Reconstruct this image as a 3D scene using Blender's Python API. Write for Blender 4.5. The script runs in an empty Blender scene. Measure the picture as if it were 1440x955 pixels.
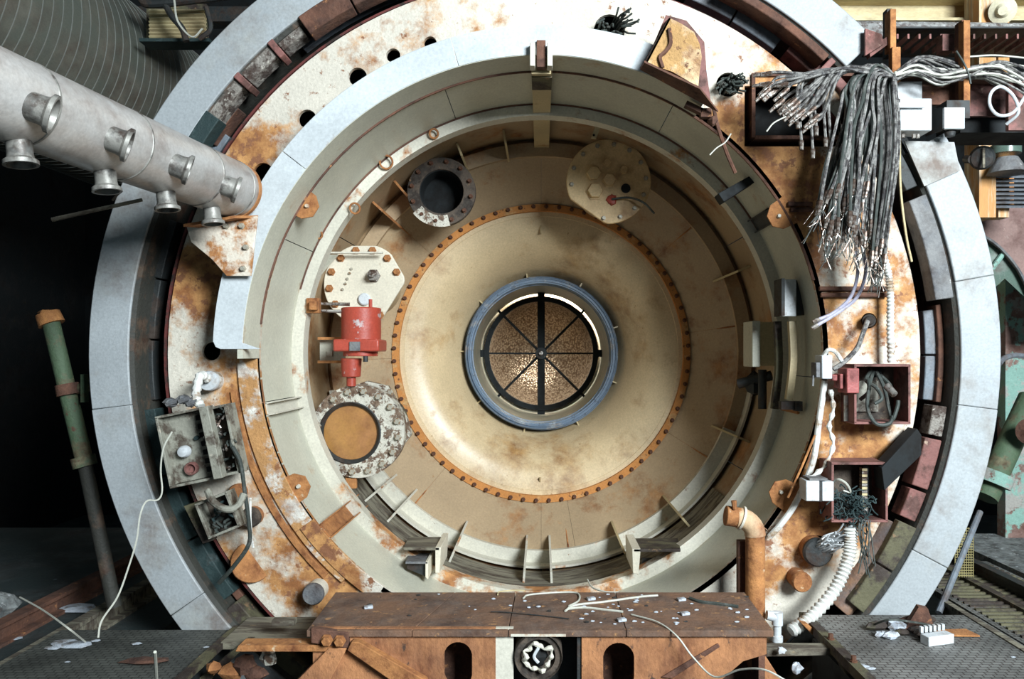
import bpy, math, random
from mathutils import Vector, Matrix
R_ = random.Random(7)
F = 1120.0; CX = 761.0; CY = 497.0; ZC = 1.65
C = bpy.context.scene.collection
def W(px, py, D): return Vector(((px-CX)*D/F, D, ZC-(py-CY)*D/F))
def pol(px, py):
    return math.degrees(math.atan2(px-CX, CY-py)), math.hypot(px-CX, py-CY)
sc = bpy.context.scene
# ------------------------------------------------------------ camera, light
cam = bpy.data.objects.new('camera', bpy.data.cameras.new('camera')); C.objects.link(cam)
cam.location = (0, 0, ZC); cam.rotation_euler = (math.pi/2, 0, 0)
cam.data.sensor_width = 36; cam.data.lens = 36*F/1440
cam.data.shift_x = -(CX-720)/1440; cam.data.shift_y = (CY-477.5)/1440
cam.data.clip_start = .02
sc.camera = cam
wd = bpy.data.worlds.new('world'); sc.world = wd; wd.use_nodes = True
bg = wd.node_tree.nodes['Background']; bg.inputs[0].default_value = (.50, .74, .88, 1); bg.inputs[1].default_value = .075
def area(name, loc, tgt, size, power, col):
    l = bpy.data.lights.new(name, 'AREA'); l.shape = 'RECTANGLE'; l.size = size[0]; l.size_y = size[1]
    l.energy = power; l.color = col
    o = bpy.data.objects.new(name, l); C.objects.link(o); o.location = loc
    o.rotation_euler = (Vector(tgt)-Vector(loc)).to_track_quat('-Z', 'Y').to_euler()
    return o
area('hall_window_light', (4.3, -2.9, 4.7), (0.1, 5.0, 1.5), (2.8, 2.8), 1900, (.86, .945, 1.0))
area('far_daylight', (0.35, 8.75, 2.6), (0, 9.7, 1.35), (.7, .5), 115, (1, .93, .84))
sc.view_settings.view_transform = 'Standard'; sc.view_settings.look = 'None'
sc.view_settings.exposure = 0.0; sc.view_settings.gamma = 1.0
# ------------------------------------------------------------ materials
def nn(t, typ, **k):
    n = t.nodes.new(typ)
    for a, b in k.items(): setattr(n, a, b)
    return n
def pmat(name, base, col2=None, amt=.3, scale=5, col3=None, amt3=.2, scale3=14, rough=.7, metal=0., bump=.25, stretch=(1,1,1), soft=.05, blobs=(), bscale=30, anchor='Object'):
    m = bpy.data.materials.new(name); m.use_nodes = True; t = m.node_tree; L = t.links.new
    b = t.nodes['Principled BSDF']; b.inputs['Roughness'].default_value = rough; b.inputs['Metallic'].default_value = metal
    tc = nn(t, 'ShaderNodeTexCoord'); mp = nn(t, 'ShaderNodeMapping'); mp.inputs['Scale'].default_value = stretch
    L(tc.outputs[anchor], mp.inputs[0])
    def noise(s, off=0, det=7, r=.62):
        n = nn(t, 'ShaderNodeTexNoise'); n.noise_dimensions = '4D'; n.inputs['Scale'].default_value = s; n.inputs['W'].default_value = off
        n.inputs['Detail'].default_value = det; n.inputs['Roughness'].default_value = r; L(mp.outputs[0], n.inputs['Vector']); return n.outputs['Fac']
    def mr(v, a, c, o0=0., o1=1.):
        n = nn(t, 'ShaderNodeMapRange'); L(v, n.inputs[0]); n.inputs[1].default_value = a; n.inputs[2].default_value = c
        n.inputs[3].default_value = o0; n.inputs[4].default_value = o1; return n.outputs[0]
    def math_(op, a, c):
        n = nn(t, 'ShaderNodeMath', operation=op)
        for i, v in enumerate((a, c)):
            if isinstance(v, (int, float)): n.inputs[i].default_value = v
            else: L(v, n.inputs[i])
        return n.outputs[0]
    def mix(f, a, c, mode='MIX'):
        n = nn(t, 'ShaderNodeMix', data_type='RGBA', blend_type=mode)
        if isinstance(f, float): n.inputs[0].default_value = f
        else: L(f, n.inputs[0])
        for i, v in ((6, a), (7, c)):
            if isinstance(v, tuple): n.inputs[i].default_value = (*v, 1)
            else: L(v, n.inputs[i])
        return n.outputs[2]
    tone = mr(noise(scale*.45, 3), .3, .7, .78, 1.12)
    col = mix(1.0, base, tone, 'MULTIPLY')
    n1 = noise(scale, 11); hgt = n1; n3 = noise(scale3, 21, 9, .7); fine = noise(scale*6, 31, 8, .75)
    n1 = math_('ADD', n1, mr(fine, .25, .75, -.07, .07))
    if blobs:
        pos = nn(t, 'ShaderNodeNewGeometry').outputs['Position']
        for (px, py, D, rad, st) in blobs:
            d = nn(t, 'ShaderNodeVectorMath', operation='DISTANCE'); L(pos, d.inputs[0]); d.inputs[1].default_value = W(px, py, D)
            bv = mr(d.outputs['Value'], rad*.35, rad, st, 0.); n1 = math_('ADD', n1, bv); n3 = math_('ADD', n3, math_('MULTIPLY', bv, .35))
    if col2:
        th = .72-.44*amt
        f1 = mr(n1, th-soft, th+soft)
        c2 = mix(mr(noise(scale*2.6, 5), .36, .62), tuple(min(1, x*q_) for x, q_ in zip(col2, (1.12, 1.2, 1.3))), tuple(x*q_ for x, q_ in zip(col2, (.50, .40, .38))))
        col = mix(f1, col, c2)
    if col3:
        th = .72-.44*amt3
        f3 = mr(n3, th-.025, th+.025)
        col = mix(f3, col, col3)
    col = mix(1.0, col, mr(noise(70, 2, 3), .3, .7, .86, 1.1), 'MULTIPLY')
    L(col, b.inputs['Base Color'])
    if col2 and metal == 0: L(mr(n1, th-soft, th+soft, rough, min(1, rough+.2)), b.inputs['Roughness'])
    bp = nn(t, 'ShaderNodeBump'); bp.inputs['Strength'].default_value = bump; bp.inputs['Distance'].default_value = .02
    L(math_('ADD', noise(bscale, 8, 6), math_('MULTIPLY', math_('ADD', hgt, fine), .5)), bp.inputs['Height']); L(bp.outputs[0], b.inputs['Normal'])
    return m
OR = (.50, .225, .075); BR = (.19, .085, .045); DK = (.035, .024, .018)
CREAM = (.50, .40, .22); WHT = (.80, .79, .74)
m_cream = pmat('cream_paint', CREAM, (.42,.22,.08), .13, 4, DK, .04, 18, rough=.42, bump=.06, soft=.06)
m_bore = pmat('bore_paint', (.55,.54,.435), (.45,.25,.1), .10, 3.5, (.3,.22,.12), .05, 22, rough=.42, bump=.05, soft=.07)
m_bell = pmat('bell_paint', (.64,.49,.29), (.42,.23,.08), .17, 3.2, (.33,.19,.08), .13, 26, rough=.36, bump=.07, soft=.12,
              blobs=((760,640,6.8,.55,.12),(870,450,6.9,.5,.10)))
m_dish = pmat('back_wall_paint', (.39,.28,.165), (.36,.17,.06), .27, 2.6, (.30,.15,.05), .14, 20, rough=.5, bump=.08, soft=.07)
m_lip = pmat('lip_paint', (.62,.59,.49), OR, .22, 4, (.2,.1,.05), .14, 22, rough=.5, bump=.12,
             blobs=((700,800,5.3,.8,.13),(560,760,5.3,.5,.12),(860,810,5.3,.6,.14)))
m_collar = pmat('white_collar_paint', (.58,.62,.63), (.50,.30,.14), .06, 4, (.3,.2,.12), .03, 25, rough=.4, bump=.05, soft=.05)
m_plate = pmat('rusty_white_plate', (.66,.61,.51), (.54,.26,.085), .39, 3.4, (.24,.10,.045), .27, 13, rough=.6, bump=.35, soft=.06,
   blobs=((410,640,4.7,.30,.22),(360,560,4.7,.22,.2),(440,760,4.7,.25,.2),(480,830,4.7,.2,.15),(345,830,4.7,.25,-.08),(300,400,4.7,.35,.07),
          (1190,430,4.7,.5,.07),(1120,250,4.7,.45,.18),(1180,640,4.7,.55,.16),(1110,770,4.7,.4,.14),(1060,170,4.7,.3,.16),(1150,340,4.7,.3,.12),(270,400,4.7,.3,.13),(345,220,4.7,.2,.15),(560,90,4.7,.3,.03),
          (1125,830,4.7,.22,-.12),(690,20,4.7,.8,-.08),(420,160,4.7,.4,-.02),(1030,60,4.7,.4,-.04),(355,200,4.7,.15,.1)))
m_ring = pmat('outer_ring_paint', (.39,.42,.43), (.33,.315,.27), .26, 2.5, (.22,.16,.11), .05, 20, rough=.55, bump=.15, soft=.12,
   blobs=((1290,225,4.6,.28,.16),(260,820,4.6,.5,.06)))
m_orange = pmat('orange_rust', (.52,.23,.075), (.30,.115,.04), .5, 8, (.66,.50,.32), .18, 14, rough=.85, bump=.5, soft=.15)
m_orpaint = pmat('rusted_orange_beam', (.46,.205,.085), (.24,.10,.045), .48, 4, (.08,.045,.03), .26, 12, rough=.85, bump=.5, soft=.12, stretch=(1,1,.6))
m_flange = pmat('flange_rust', (.54,.22,.055), (.60,.38,.16), .3, 6, (.12,.05,.02), .22, 16, rough=.8, bump=.4)
m_brown = pmat('brown_rust', (.17,.075,.045), (.09,.045,.03), .5, 6, (.38,.17,.07), .22, 11, rough=.85, bump=.5, soft=.12)
m_maroon = pmat('maroon_paint', (.24,.10,.085), (.13,.06,.045), .45, 5, (.42,.30,.22), .18, 15, rough=.7, bump=.3)
m_deck = pmat('deck_rust', (.22,.115,.065), (.14,.095,.07), .5, 4, (.40,.21,.09), .24, 18, rough=.85, bump=.45, soft=.15)
m_dark = pmat('dark_steel', (.022,.026,.026), (.05,.035,.025), .4, 6, rough=.6, bump=.3)
m_black = pmat('black_and_unlit_dark', (.006,.009,.010), (.012,.012,.011), .4, 3, rough=.8, bump=.1)  # black parts, plus the unlit hall's darkness put into colour
m_slate = pmat('slate_blue_steel', (.17,.20,.23), (.10,.07,.05), .42, 4, (.28,.17,.10), .2, 13, rough=.5, bump=.3, stretch=(1,1,.5), soft=.12)
m_slab = pmat('grey_slab', (.24,.24,.235), (.13,.13,.13), .5, 5, (.45,.45,.43), .16, 16, rough=.8, bump=.5, soft=.12)
m_stone = pmat('rough_concrete', (.34,.31,.27), (.12,.09,.07), .48, 14, (.62,.58,.50), .26, 22, rough=.95, bump=1., soft=.05)
m_teal = pmat('teal_black_paint', (.02,.042,.042), (.06,.09,.085), .3, 9, rough=.7, bump=.4)
m_moss = pmat('olive_brown_steel', (.12,.11,.06), (.055,.04,.03), .5, 5, (.24,.15,.08), .2, 13, rough=.75, bump=.4)
m_mani = pmat('manifold_aluminium', (.58,.56,.53), (.40,.34,.28), .4, 3, (.25,.2,.16), .06, 20, rough=.38, metal=.25, bump=.06, soft=.15)
m_nozzle = pmat('nozzle_steel', (.30,.29,.26), (.15,.14,.12), .45, 9, rough=.45, metal=.3, bump=.1)
m_duct = pmat('grey_green_duct', (.105,.115,.095), (.16,.135,.10), .4, 2, rough=.6, bump=.12, soft=.15)
m_ductrib = pmat('duct_seam', (.19,.20,.18), rough=.5, bump=.05)
m_green = pmat('green_pipe_paint', (.075,.12,.065), (.15,.13,.07), .35, 6, (.10,.05,.03), .25, 14, rough=.7, bump=.4)
m_red = pmat('red_motor_paint', (.40,.06,.035), (.55,.45,.42), .20, 9, (.22,.04,.03), .15, 20, rough=.45, bump=.15, soft=.02)
m_blue = pmat('blue_ring_paint', (.135,.19,.26), (.38,.39,.37), .30, 7, (.05,.06,.08), .3, 22, rough=.4, bump=.3, soft=.05)
m_tube = pmat('throat_liner', (.22,.24,.20), (.36,.33,.25), .4, 5, rough=.4, metal=.2, bump=.05)
m_hatch = pmat('hatch_cream', (.74,.68,.54), (.48,.33,.17), .12, 5, (.35,.24,.14), .08, 25, rough=.45, bump=.08)
m_hatch2 = pmat('hatch_tan', (.74,.53,.27), (.42,.24,.09), .3, 3, (.16,.09,.05), .06, 20, rough=.5, bump=.08, soft=.12)
m_flake = pmat('flaking_flange', (.60,.57,.48), (.20,.13,.08), .5, 13, (.08,.055,.04), .3, 20, rough=.6, bump=.6, soft=.02)
m_amber = pmat('amber_cover', (.42,.21,.06), (.30,.12,.05), .35, 3, rough=.35, bump=.03, soft=.2)
m_bolt = pmat('bolt_steel', (.45,.42,.34), (.3,.17,.08), .4, 30, rough=.5, metal=.3, bump=.1)
m_rbolt = pmat('rusty_bolt', (.10,.04,.02), (.22,.09,.04), .4, 30, rough=.8, bump=.2)
m_box = pmat('junction_box_grey', (.30,.295,.24), (.13,.11,.08), .42, 9, (.45,.40,.32), .2, 22, rough=.6, bump=.3)
m_boxb = pmat('box_interior', (.10,.075,.055), (.05,.04,.03), .5, 10, (.22,.14,.08), .2, 24, rough=.8, bump=.4)
m_white = pmat('white_plastic', (.58,.61,.62), (.55,.52,.46), .24, 8, rough=.45, bump=.08)
m_cable = pmat('steel_braid_cable', (.31,.30,.28), (.10,.095,.09), .5, 25, rough=.42, metal=.35, bump=.5, bscale=120)
m_conn = pmat('connector_metal', (.44,.41,.37), (.16,.11,.08), .5, 22, rough=.3, metal=.6, bump=.2)
m_dcable = pmat('dark_rubber_cable', (.045,.055,.048), (.12,.13,.11), .35, 14, rough=.6, bump=.2)
m_wire = pmat('pale_wire', (.56,.56,.48), rough=.5, bump=.05)
m_lilac = pmat('lilac_cable', (.42,.41,.52), (.55,.52,.52), .3, 20, rough=.5, bump=.1)
m_conduit = pmat('white_conduit', (.72,.72,.67), (.42,.30,.18), .32, 8, rough=.6, bump=.15)
m_elbow = pmat('primer_elbow', (.60,.42,.25), (.40,.17,.07), .42, 4, (.75,.58,.40), .2, 12, rough=.7, bump=.25, soft=.1)
m_flak = pmat('flaking_ochre_rust', (.56,.33,.13), (.72,.50,.27), .45, 5, (.16,.07,.04), .25, 16, rough=.9, bump=1., soft=.03)
m_yellow = pmat('yellow_beam_paint', (.62,.53,.30), (.40,.28,.14), .3, 3, rough=.6, bump=.12, stretch=(.4,1,1), soft=.12)
m_foil = pmat('foil_lagging', (.50,.50,.48), (.30,.27,.24), .5, 18, (.68,.67,.65), .3, 26, rough=.45, metal=.3, bump=1.)
m_opost = pmat('orange_white_post', (.60,.30,.10), (.72,.60,.40), .45, 4, (.2,.08,.03), .2, 12, rough=.7, bump=.3, stretch=(3,3,.3))
m_brick = pmat('cream_pillar', (.68,.62,.44), (.50,.38,.2), .3, 4, rough=.7, bump=.2)
m_wall = pmat('peeling_turquoise_wall', (.25,.43,.36), (.26,.16,.125), .52, 2.6, (.36,.345,.31), .42, 4, rough=.8, bump=.5, soft=.015)
m_walldk = pmat('maroon_wall_panel', (.27,.17,.145), (.2,.11,.09), .4, 4, (.45,.36,.3), .12, 15, rough=.7, bump=.25, soft=.1)
m_glass = pmat('dull_green_pane', (.10,.15,.12), (.16,.19,.15), .4, 4, rough=.25, bump=.05)
m_rubble = pmat('grey_rubble', (.28,.30,.29), (.13,.14,.13), .5, 9, (.52,.54,.54), .25, 18, rough=.95, bump=1., soft=.1)
m_debris = pmat('pale_debris', (.55,.60,.66), (.3,.28,.25), .35, 12, rough=.8, bump=.5)
m_inner = pmat('dark_inner_rim', (.035,.035,.028), (.10,.065,.04), .34, 5, (.16,.17,.12), .12, 14, rough=.7, bump=.4)
m_timber = pmat('grey_timber', (.24,.22,.16), (.12,.10,.07), .5, 6, (.34,.25,.14), .2, 12, rough=.85, bump=.4, stretch=(.5,3,1))
m_mesh = pmat('brass_mesh', (.42,.36,.16), rough=.5, metal=.3, bump=.1)
m_floor = pmat('dark_wet_floor', (.035,.05,.05), (.08,.09,.085), .4, 2.5, (.32,.38,.41), .13, 4, rough=.6, bump=.4, soft=.1)
def tread(name, base, dark):
    m = bpy.data.materials.new(name); m.use_nodes = True; t = m.node_tree; L = t.links.new; b = t.nodes['Principled BSDF']
    tc = nn(t, 'ShaderNodeTexCoord'); br = nn(t, 'ShaderNodeTexBrick'); L(tc.outputs['Object'], br.inputs['Vector'])
    br.inputs['Scale'].default_value = 1.0; br.inputs['Brick Width'].default_value = .05; br.inputs['Row Height'].default_value = .03
    br.inputs['Mortar Size'].default_value = .0035; br.inputs['Mortar Smooth'].default_value = .3
    br.inputs['Color1'].default_value = (*base, 1); br.inputs['Color2'].default_value = (*[x*.75 for x in base], 1); br.inputs['Mortar'].default_value = (*dark, 1)
    no = nn(t, 'ShaderNodeTexNoise'); no.inputs['Scale'].default_value = 3; no.inputs['Detail'].default_value = 8; L(tc.outputs['Object'], no.inputs['Vector'])
    mr = nn(t, 'ShaderNodeMapRange'); mr.inputs[1].default_value = .35; mr.inputs[2].default_value = .7; mr.inputs[3].default_value = .6; mr.inputs[4].default_value = 1.35; L(no.outputs[0], mr.inputs[0])
    mx = nn(t, 'ShaderNodeMix', data_type='RGBA', blend_type='MULTIPLY'); mx.inputs[0].default_value = 1; L(br.outputs['Color'], mx.inputs[6]); L(mr.outputs[0], mx.inputs[7])
    L(mx.outputs[2], b.inputs['Base Color']); b.inputs['Roughness'].default_value = .55; b.inputs['Metallic'].default_value = .2
    bp = nn(t, 'ShaderNodeBump'); bp.inputs['Strength'].default_value = .8; bp.inputs['Distance'].default_value = .006; bp.invert = True
    L(br.outputs['Fac'], bp.inputs['Height']); L(bp.outputs[0], b.inputs['Normal'])
    return m
m_tread = tread('tread_plate', (.22,.22,.205), (.07,.06,.055))
m_treadl = tread('tread_plate_dark', (.115,.12,.105), (.045,.045,.04))
def dishmat():
    m = bpy.data.materials.new('bronze_honeycomb'); m.use_nodes = True; t = m.node_tree; L = t.links.new; b = t.nodes['Principled BSDF']
    tc = nn(t, 'ShaderNodeTexCoord'); v = nn(t, 'ShaderNodeTexVoronoi'); v.inputs['Scale'].default_value = 42; L(tc.outputs['Object'], v.inputs['Vector'])
    r = nn(t, 'ShaderNodeValToRGB'); r.color_ramp.elements[0].color = (.56,.47,.34,1); r.color_ramp.elements[1].color = (.16,.11,.07,1); r.color_ramp.elements[1].position = .7
    L(v.outputs['Distance'], r.inputs[0]); L(r.outputs[0], b.inputs['Base Color']); b.inputs['Metallic'].default_value = .65; b.inputs['Roughness'].default_value = .33
    bp = nn(t, 'ShaderNodeBump'); bp.inputs['Strength'].default_value = .6; bp.inputs['Distance'].default_value = .01; L(v.outputs['Distance'], bp.inputs['Height']); L(bp.outputs[0], b.inputs['Normal'])
    return m
m_honey = dishmat()
# ------------------------------------------------------------ mesh helpers
def sincos(a): a = math.radians(a); return math.sin(a), math.cos(a)
ONES = 'first second third fourth fifth sixth seventh eighth ninth tenth eleventh twelfth thirteenth fourteenth fifteenth sixteenth seventeenth eighteenth nineteenth'.split()
TENS = {2: 'twenty', 3: 'thirty', 4: 'forty', 5: 'fifty', 6: 'sixty'}
def nth(i):
    if i < 20: return ONES[i-1]
    t, o = divmod(i, 10); return TENS[t]+'-'+ONES[o-1] if o else TENS[t][:-1]+'ieth'
def order(group, text, key=lambda o: wloc(o).x):    # labels of a row by place, left to right
    L_ = sorted([o for o in bpy.data.objects if o.get('group') == group and not o.parent], key=key)
    for i, o in enumerate(L_): o['label'] = text % nth(i+1)
class MB:
    def __init__(s): s.v = []; s.f = []
    def add(s, vs, fs):
        n = len(s.v); s.v += [Vector(p) for p in vs]; s.f += [tuple(i+n for i in q) for q in fs]; return s
    def box(s, c, d, rot=None):
        x, y, z = (q/2 for q in d); c = Vector(c)
        vs = [Vector(p) for p in ((-x,-y,-z),(x,-y,-z),(x,y,-z),(-x,y,-z),(-x,-y,z),(x,-y,z),(x,y,z),(-x,y,z))]
        if rot is not None: vs = [rot @ p for p in vs]
        return s.add([c+p for p in vs], [(3,2,1,0),(4,5,6,7),(0,1,5,4),(1,2,6,5),(2,3,7,6),(3,0,4,7)])
    def slab(s, poly, t):        # poly: coplanar 3d points, thickened by vector t
        n = len(poly); t = Vector(t)
        return s.add(list(poly)+[Vector(p)+t for p in poly], [tuple(range(n))[::-1], tuple(range(n, 2*n))]+[(i, (i+1)%n, n+(i+1)%n, n+i) for i in range(n)])
    def cyl(s, a, b, r0, r1=None, n=20, caps=True):
        r1 = r0 if r1 is None else r1; a = Vector(a); b = Vector(b); q = (b-a).to_track_quat('Z', 'Y')
        vs = []
        for p, r in ((a, r0), (b, r1)):
            vs += [p + q @ Vector((r*math.cos(2*math.pi*i/n), r*math.sin(2*math.pi*i/n), 0)) for i in range(n)]
        fs = [(i, (i+1)%n, n+(i+1)%n, n+i) for i in range(n)]
        if caps: fs += [tuple(range(n))[::-1], tuple(range(n, 2*n))]
        return s.add(vs, fs)
    def rev(s, a, b, prof, n=28, closed=False):   # profile (r, t along a->b in metres)
        a = Vector(a); ax = (Vector(b)-a).normalized(); q = ax.to_track_quat('Z', 'Y'); m = len(prof)
        vs = [a + q @ Vector((r*math.cos(2*math.pi*i/n), r*math.sin(2*math.pi*i/n), t)) for (r, t) in prof for i in range(n)]
        fs = [(k*n+i, k*n+(i+1)%n, ((k+1)%m)*n+(i+1)%n, ((k+1)%m)*n+i) for k in range(m if closed else m-1) for i in range(n)]
        if not closed:
            if prof[0][0] > 0 and prof[0] != prof[-1]: fs.append(tuple(range(n))[::-1])
            fs.append(tuple(range((m-1)*n, m*n)))
        return s.add(vs, fs)
    def lathe(s, prof, a0=0, a1=360, n=120, cx=0, cz=ZC, closed=True):  # profile (R, y) about the chamber axis
        full = abs(a1-a0) >= 359.9; m = len(prof); k = n if full else n+1
        vs = []
        for i in range(k):
            sn, cs = sincos(a0+(a1-a0)*i/n)
            vs += [Vector((cx+r*sn, y, cz+r*cs)) for r, y in prof]
        fs = []
        for i in range(n):
            j = (i+1) % k
            for q in range(m if closed else m-1): fs.append((i*m+q, i*m+(q+1)%m, j*m+(q+1)%m, j*m+q))
        if not full and closed: fs += [tuple(range(m))[::-1], tuple(range((k-1)*m, k*m))]
        return s.add(vs, fs)
    def arc(s, r0, r1, a0, a1, y0, y1, n=12, **k): return s.lathe([(r0,y0),(r1,y0),(r1,y1),(r0,y1)], a0, a1, n, **k)
    def tube(s, pts, r, n=6, sub=6, r2=None):
        pts = [Vector(p) for p in pts]
        if sub > 1 and len(pts) > 2:
            P = [2*pts[0]-pts[1]]+pts+[2*pts[-1]-pts[-2]]; o = []
            for i in range(1, len(P)-2):
                a, b, c, d = P[i-1:i+3]
                for k in range(sub):
                    t = k/sub; o.append(.5*((2*b)+(c-a)*t+(2*a-5*b+4*c-d)*t*t+(3*b-a-3*c+d)*t**3))
            pts = o+[pts[-1]]
        m = len(pts); vs = []; up = None
        for i, p in enumerate(pts):
            tg = (pts[min(i+1, m-1)]-pts[max(i-1, 0)]).normalized()
            if up is None: up = tg.orthogonal().normalized()
            up = (up-tg*up.dot(tg)); up = up.normalized() if up.length > 1e-5 else tg.orthogonal().normalized()
            sd = tg.cross(up); rr = r if r2 is None else r+(r2-r)*i/(m-1)
            if callable(r): rr = r(i, m)
            vs += [p+up*rr*math.cos(2*math.pi*k/n)+sd*rr*math.sin(2*math.pi*k/n) for k in range(n)]
        fs = [(i*n+k, i*n+(k+1)%n, (i+1)*n+(k+1)%n, (i+1)*n+k) for i in range(m-1) for k in range(n)]
        fs += [tuple(range(n))[::-1], tuple(range((m-1)*n, m*n))]
        return s.add(vs, fs)
    def rock(s, c, r, sq=(1,1,.7), seed=0):
        rr = random.Random(seed); vs = []; fs = []; n = 7; m = 4
        for j in range(m+1):
            th = math.pi*j/m
            for i in range(n):
                k = r*rr.uniform(.75, 1.15); ph = 2*math.pi*i/n
                vs.append(Vector(c)+Vector((k*math.sin(th)*math.cos(ph)*sq[0], k*math.sin(th)*math.sin(ph)*sq[1], k*math.cos(th)*sq[2])))
        for j in range(m):
            for i in range(n): fs.append((j*n+i, (j+1)*n+i, (j+1)*n+(i+1)%n, j*n+(i+1)%n))
        return s.add(vs, fs)
    def mesh(s, name, mat, origin=Vector((0,0,0))):
        me = bpy.data.meshes.new(name); me.from_pydata([p-origin for p in s.v], [], s.f)
        import bmesh
        bm = bmesh.new(); bm.from_mesh(me); bmesh.ops.remove_doubles(bm, verts=bm.verts, dist=1e-6)
        bmesh.ops.recalc_face_normals(bm, faces=bm.faces); bm.to_mesh(me); bm.free()
        me.materials.append(mat); me.shade_smooth(); me.set_sharp_from_angle(angle=math.radians(33)); return me
    def centre(s):
        lo = [min(p[i] for p in s.v) for i in range(3)]; hi = [max(p[i] for p in s.v) for i in range(3)]
        return Vector(((lo[0]+hi[0])/2, (lo[1]+hi[1])/2, lo[2]))
def link(name, data, parent=None, loc=(0,0,0), rot=None, bevel=0):
    o = bpy.data.objects.new(name, data); C.objects.link(o); o.location = loc
    if rot: o.rotation_euler = rot
    if parent: o.parent = parent
    if bevel:
        b = o.modifiers.new('bevel', 'BEVEL'); b.width = bevel; b.segments = 2; b.limit_method = 'ANGLE'; b.angle_limit = math.radians(40)
    return o
def wloc(o):
    v = Vector(o.location)
    while o.parent: o = o.parent; v += Vector(o.location)
    return v
def thing(name, label, cat, loc, group=None):
    o = link(name, None, None, loc); o['label'] = label; o['category'] = cat
    if group: o['group'] = group
    return o
def part(name, mb, mat, parent, label=None, bevel=0, kind=None):
    o = link(name, mb.mesh(name, mat, wloc(parent)), parent, bevel=bevel)
    if label: o['label'] = label
    if kind: o['kind'] = kind
    return o
def solo(name, mb, mat, label, cat, group=None, bevel=0, kind=None):
    c = mb.centre(); o = link(name, mb.mesh(name, mat, c), None, c, bevel=bevel); o['label'] = label; o['category'] = cat
    if group: o['group'] = group
    if kind: o['kind'] = kind
    return o
def struct(name, mb, mat, label=None):
    o = link(name, mb.mesh(name, mat)); o['kind'] = 'structure'
    if label: o['label'] = label
    return o
def inst(name, data, parent, wpos, rot=None):
    return link(name, data, parent, Vector(wpos)-wloc(parent), rot)
def sheet(loops, y0, y1):        # flat plate in the XZ plane with holes, as an MB
    cu = bpy.data.curves.new('t', 'CURVE'); cu.dimensions = '2D'; cu.fill_mode = 'BOTH'; cu.extrude = (y1-y0)/2
    for lp in loops:
        sp = cu.splines.new('POLY'); sp.points.add(len(lp)-1); sp.use_cyclic_u = True
        for i, (x, z) in enumerate(lp): sp.points[i].co = (x, z, 0, 1)
    o = bpy.data.objects.new('t', cu); C.objects.link(o)
    me = bpy.data.meshes.new_from_object(o.evaluated_get(bpy.context.evaluated_depsgraph_get()))
    mb = MB(); mb.add([(v.co.x, (y0+y1)/2+v.co.z, v.co.y) for v in me.vertices], [tuple(p.vertices) for p in me.polygons])
    bpy.data.objects.remove(o); bpy.data.curves.remove(cu); bpy.data.meshes.remove(me)
    return mb
def circ(px, py, rpx, D, n=28, ry=None):
    c = W(px, py, D); r = rpx*D/F; q = (ry or rpx)*D/F
    return [(c.x+r*math.sin(2*math.pi*i/n), c.z+q*math.cos(2*math.pi*i/n)) for i in range(n)]
def poly(pts, D): return [(W(x, y, D).x, W(x, y, D).z) for x, y in pts]
def pslab(pts, D, th):          # polygon facing the camera side, pixel outline at depth D, going back th
    return MB().slab([W(x, y, D) for x, y in pts], (0, th, 0))
def hexbolt(r, h, mat, n=6):
    return MB().rev((0,0,0), (0,-1,0), [(r*1.35,0),(r*1.35,h*.25),(r,h*.25),(r,h*.9),(r*.85,h)], n=n).mesh('bolt', mat)
bolt_s = hexbolt(.014, .022, m_bolt); bolt_r = hexbolt(.0135, .03, m_rbolt, 8); bolt_m = hexbolt(.02, .03, m_bolt); bolt_o = hexbolt(.022, .03, m_orange)
D0 = 4.70
# ------------------------------------------------------------ the setting
struct('floor', MB().box((0, 5.5, -1.06), (24, 16, .1)), m_floor)
struct('wall_back', MB().box((0, 13.2, 3), (24, .2, 9)), m_black)
struct('wall_left', MB().box((-7.6, 7.2, 3), (.2, 12, 9)), m_black)  # both walls coloured near-black to stand in for the unlit hall
# left low floor with rails
solo('trench_floor', MB().box((-5.2, 5.2, -.15), (5.6, 5.6, .1)), m_floor, 'dark dirty floor strip left of the outer ring under the rails', 'floor')
def rail(px, py, z, D1, D2, w, h, mat, label, name='rail', grp=None):
    d = F*(ZC-z)/(py-CY); x = (px-CX)*d/F
    mb = MB().box((x, (D1+D2)/2, z-h*.1), (w*.55, D2-D1, h*.2)).box((x, (D1+D2)/2, z-h*.5), (w*.2, D2-D1, h*.7)).box((x, (D1+D2)/2, z-h*.92), (w, D2-D1, h*.16))
    return solo(name, mb, mat, label, 'rail', grp)
rail(60, 845, .02, 3.0, 6.6, .16, .12, m_brown, 'brown steel rail on the dark floor, farther left of two', grp='rails on the left floor')
rail(110, 873, .02, 3.0, 6.0, .14, .12, m_timber, 'brown steel rail running back next to the left tread plate', grp='rails on the left floor')
rail(30, 920, .0, 3.0, 4.3, .10, .10, m_moss, 'short dull rail in the near left corner on dark floor', grp='rails on the left floor')
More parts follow.
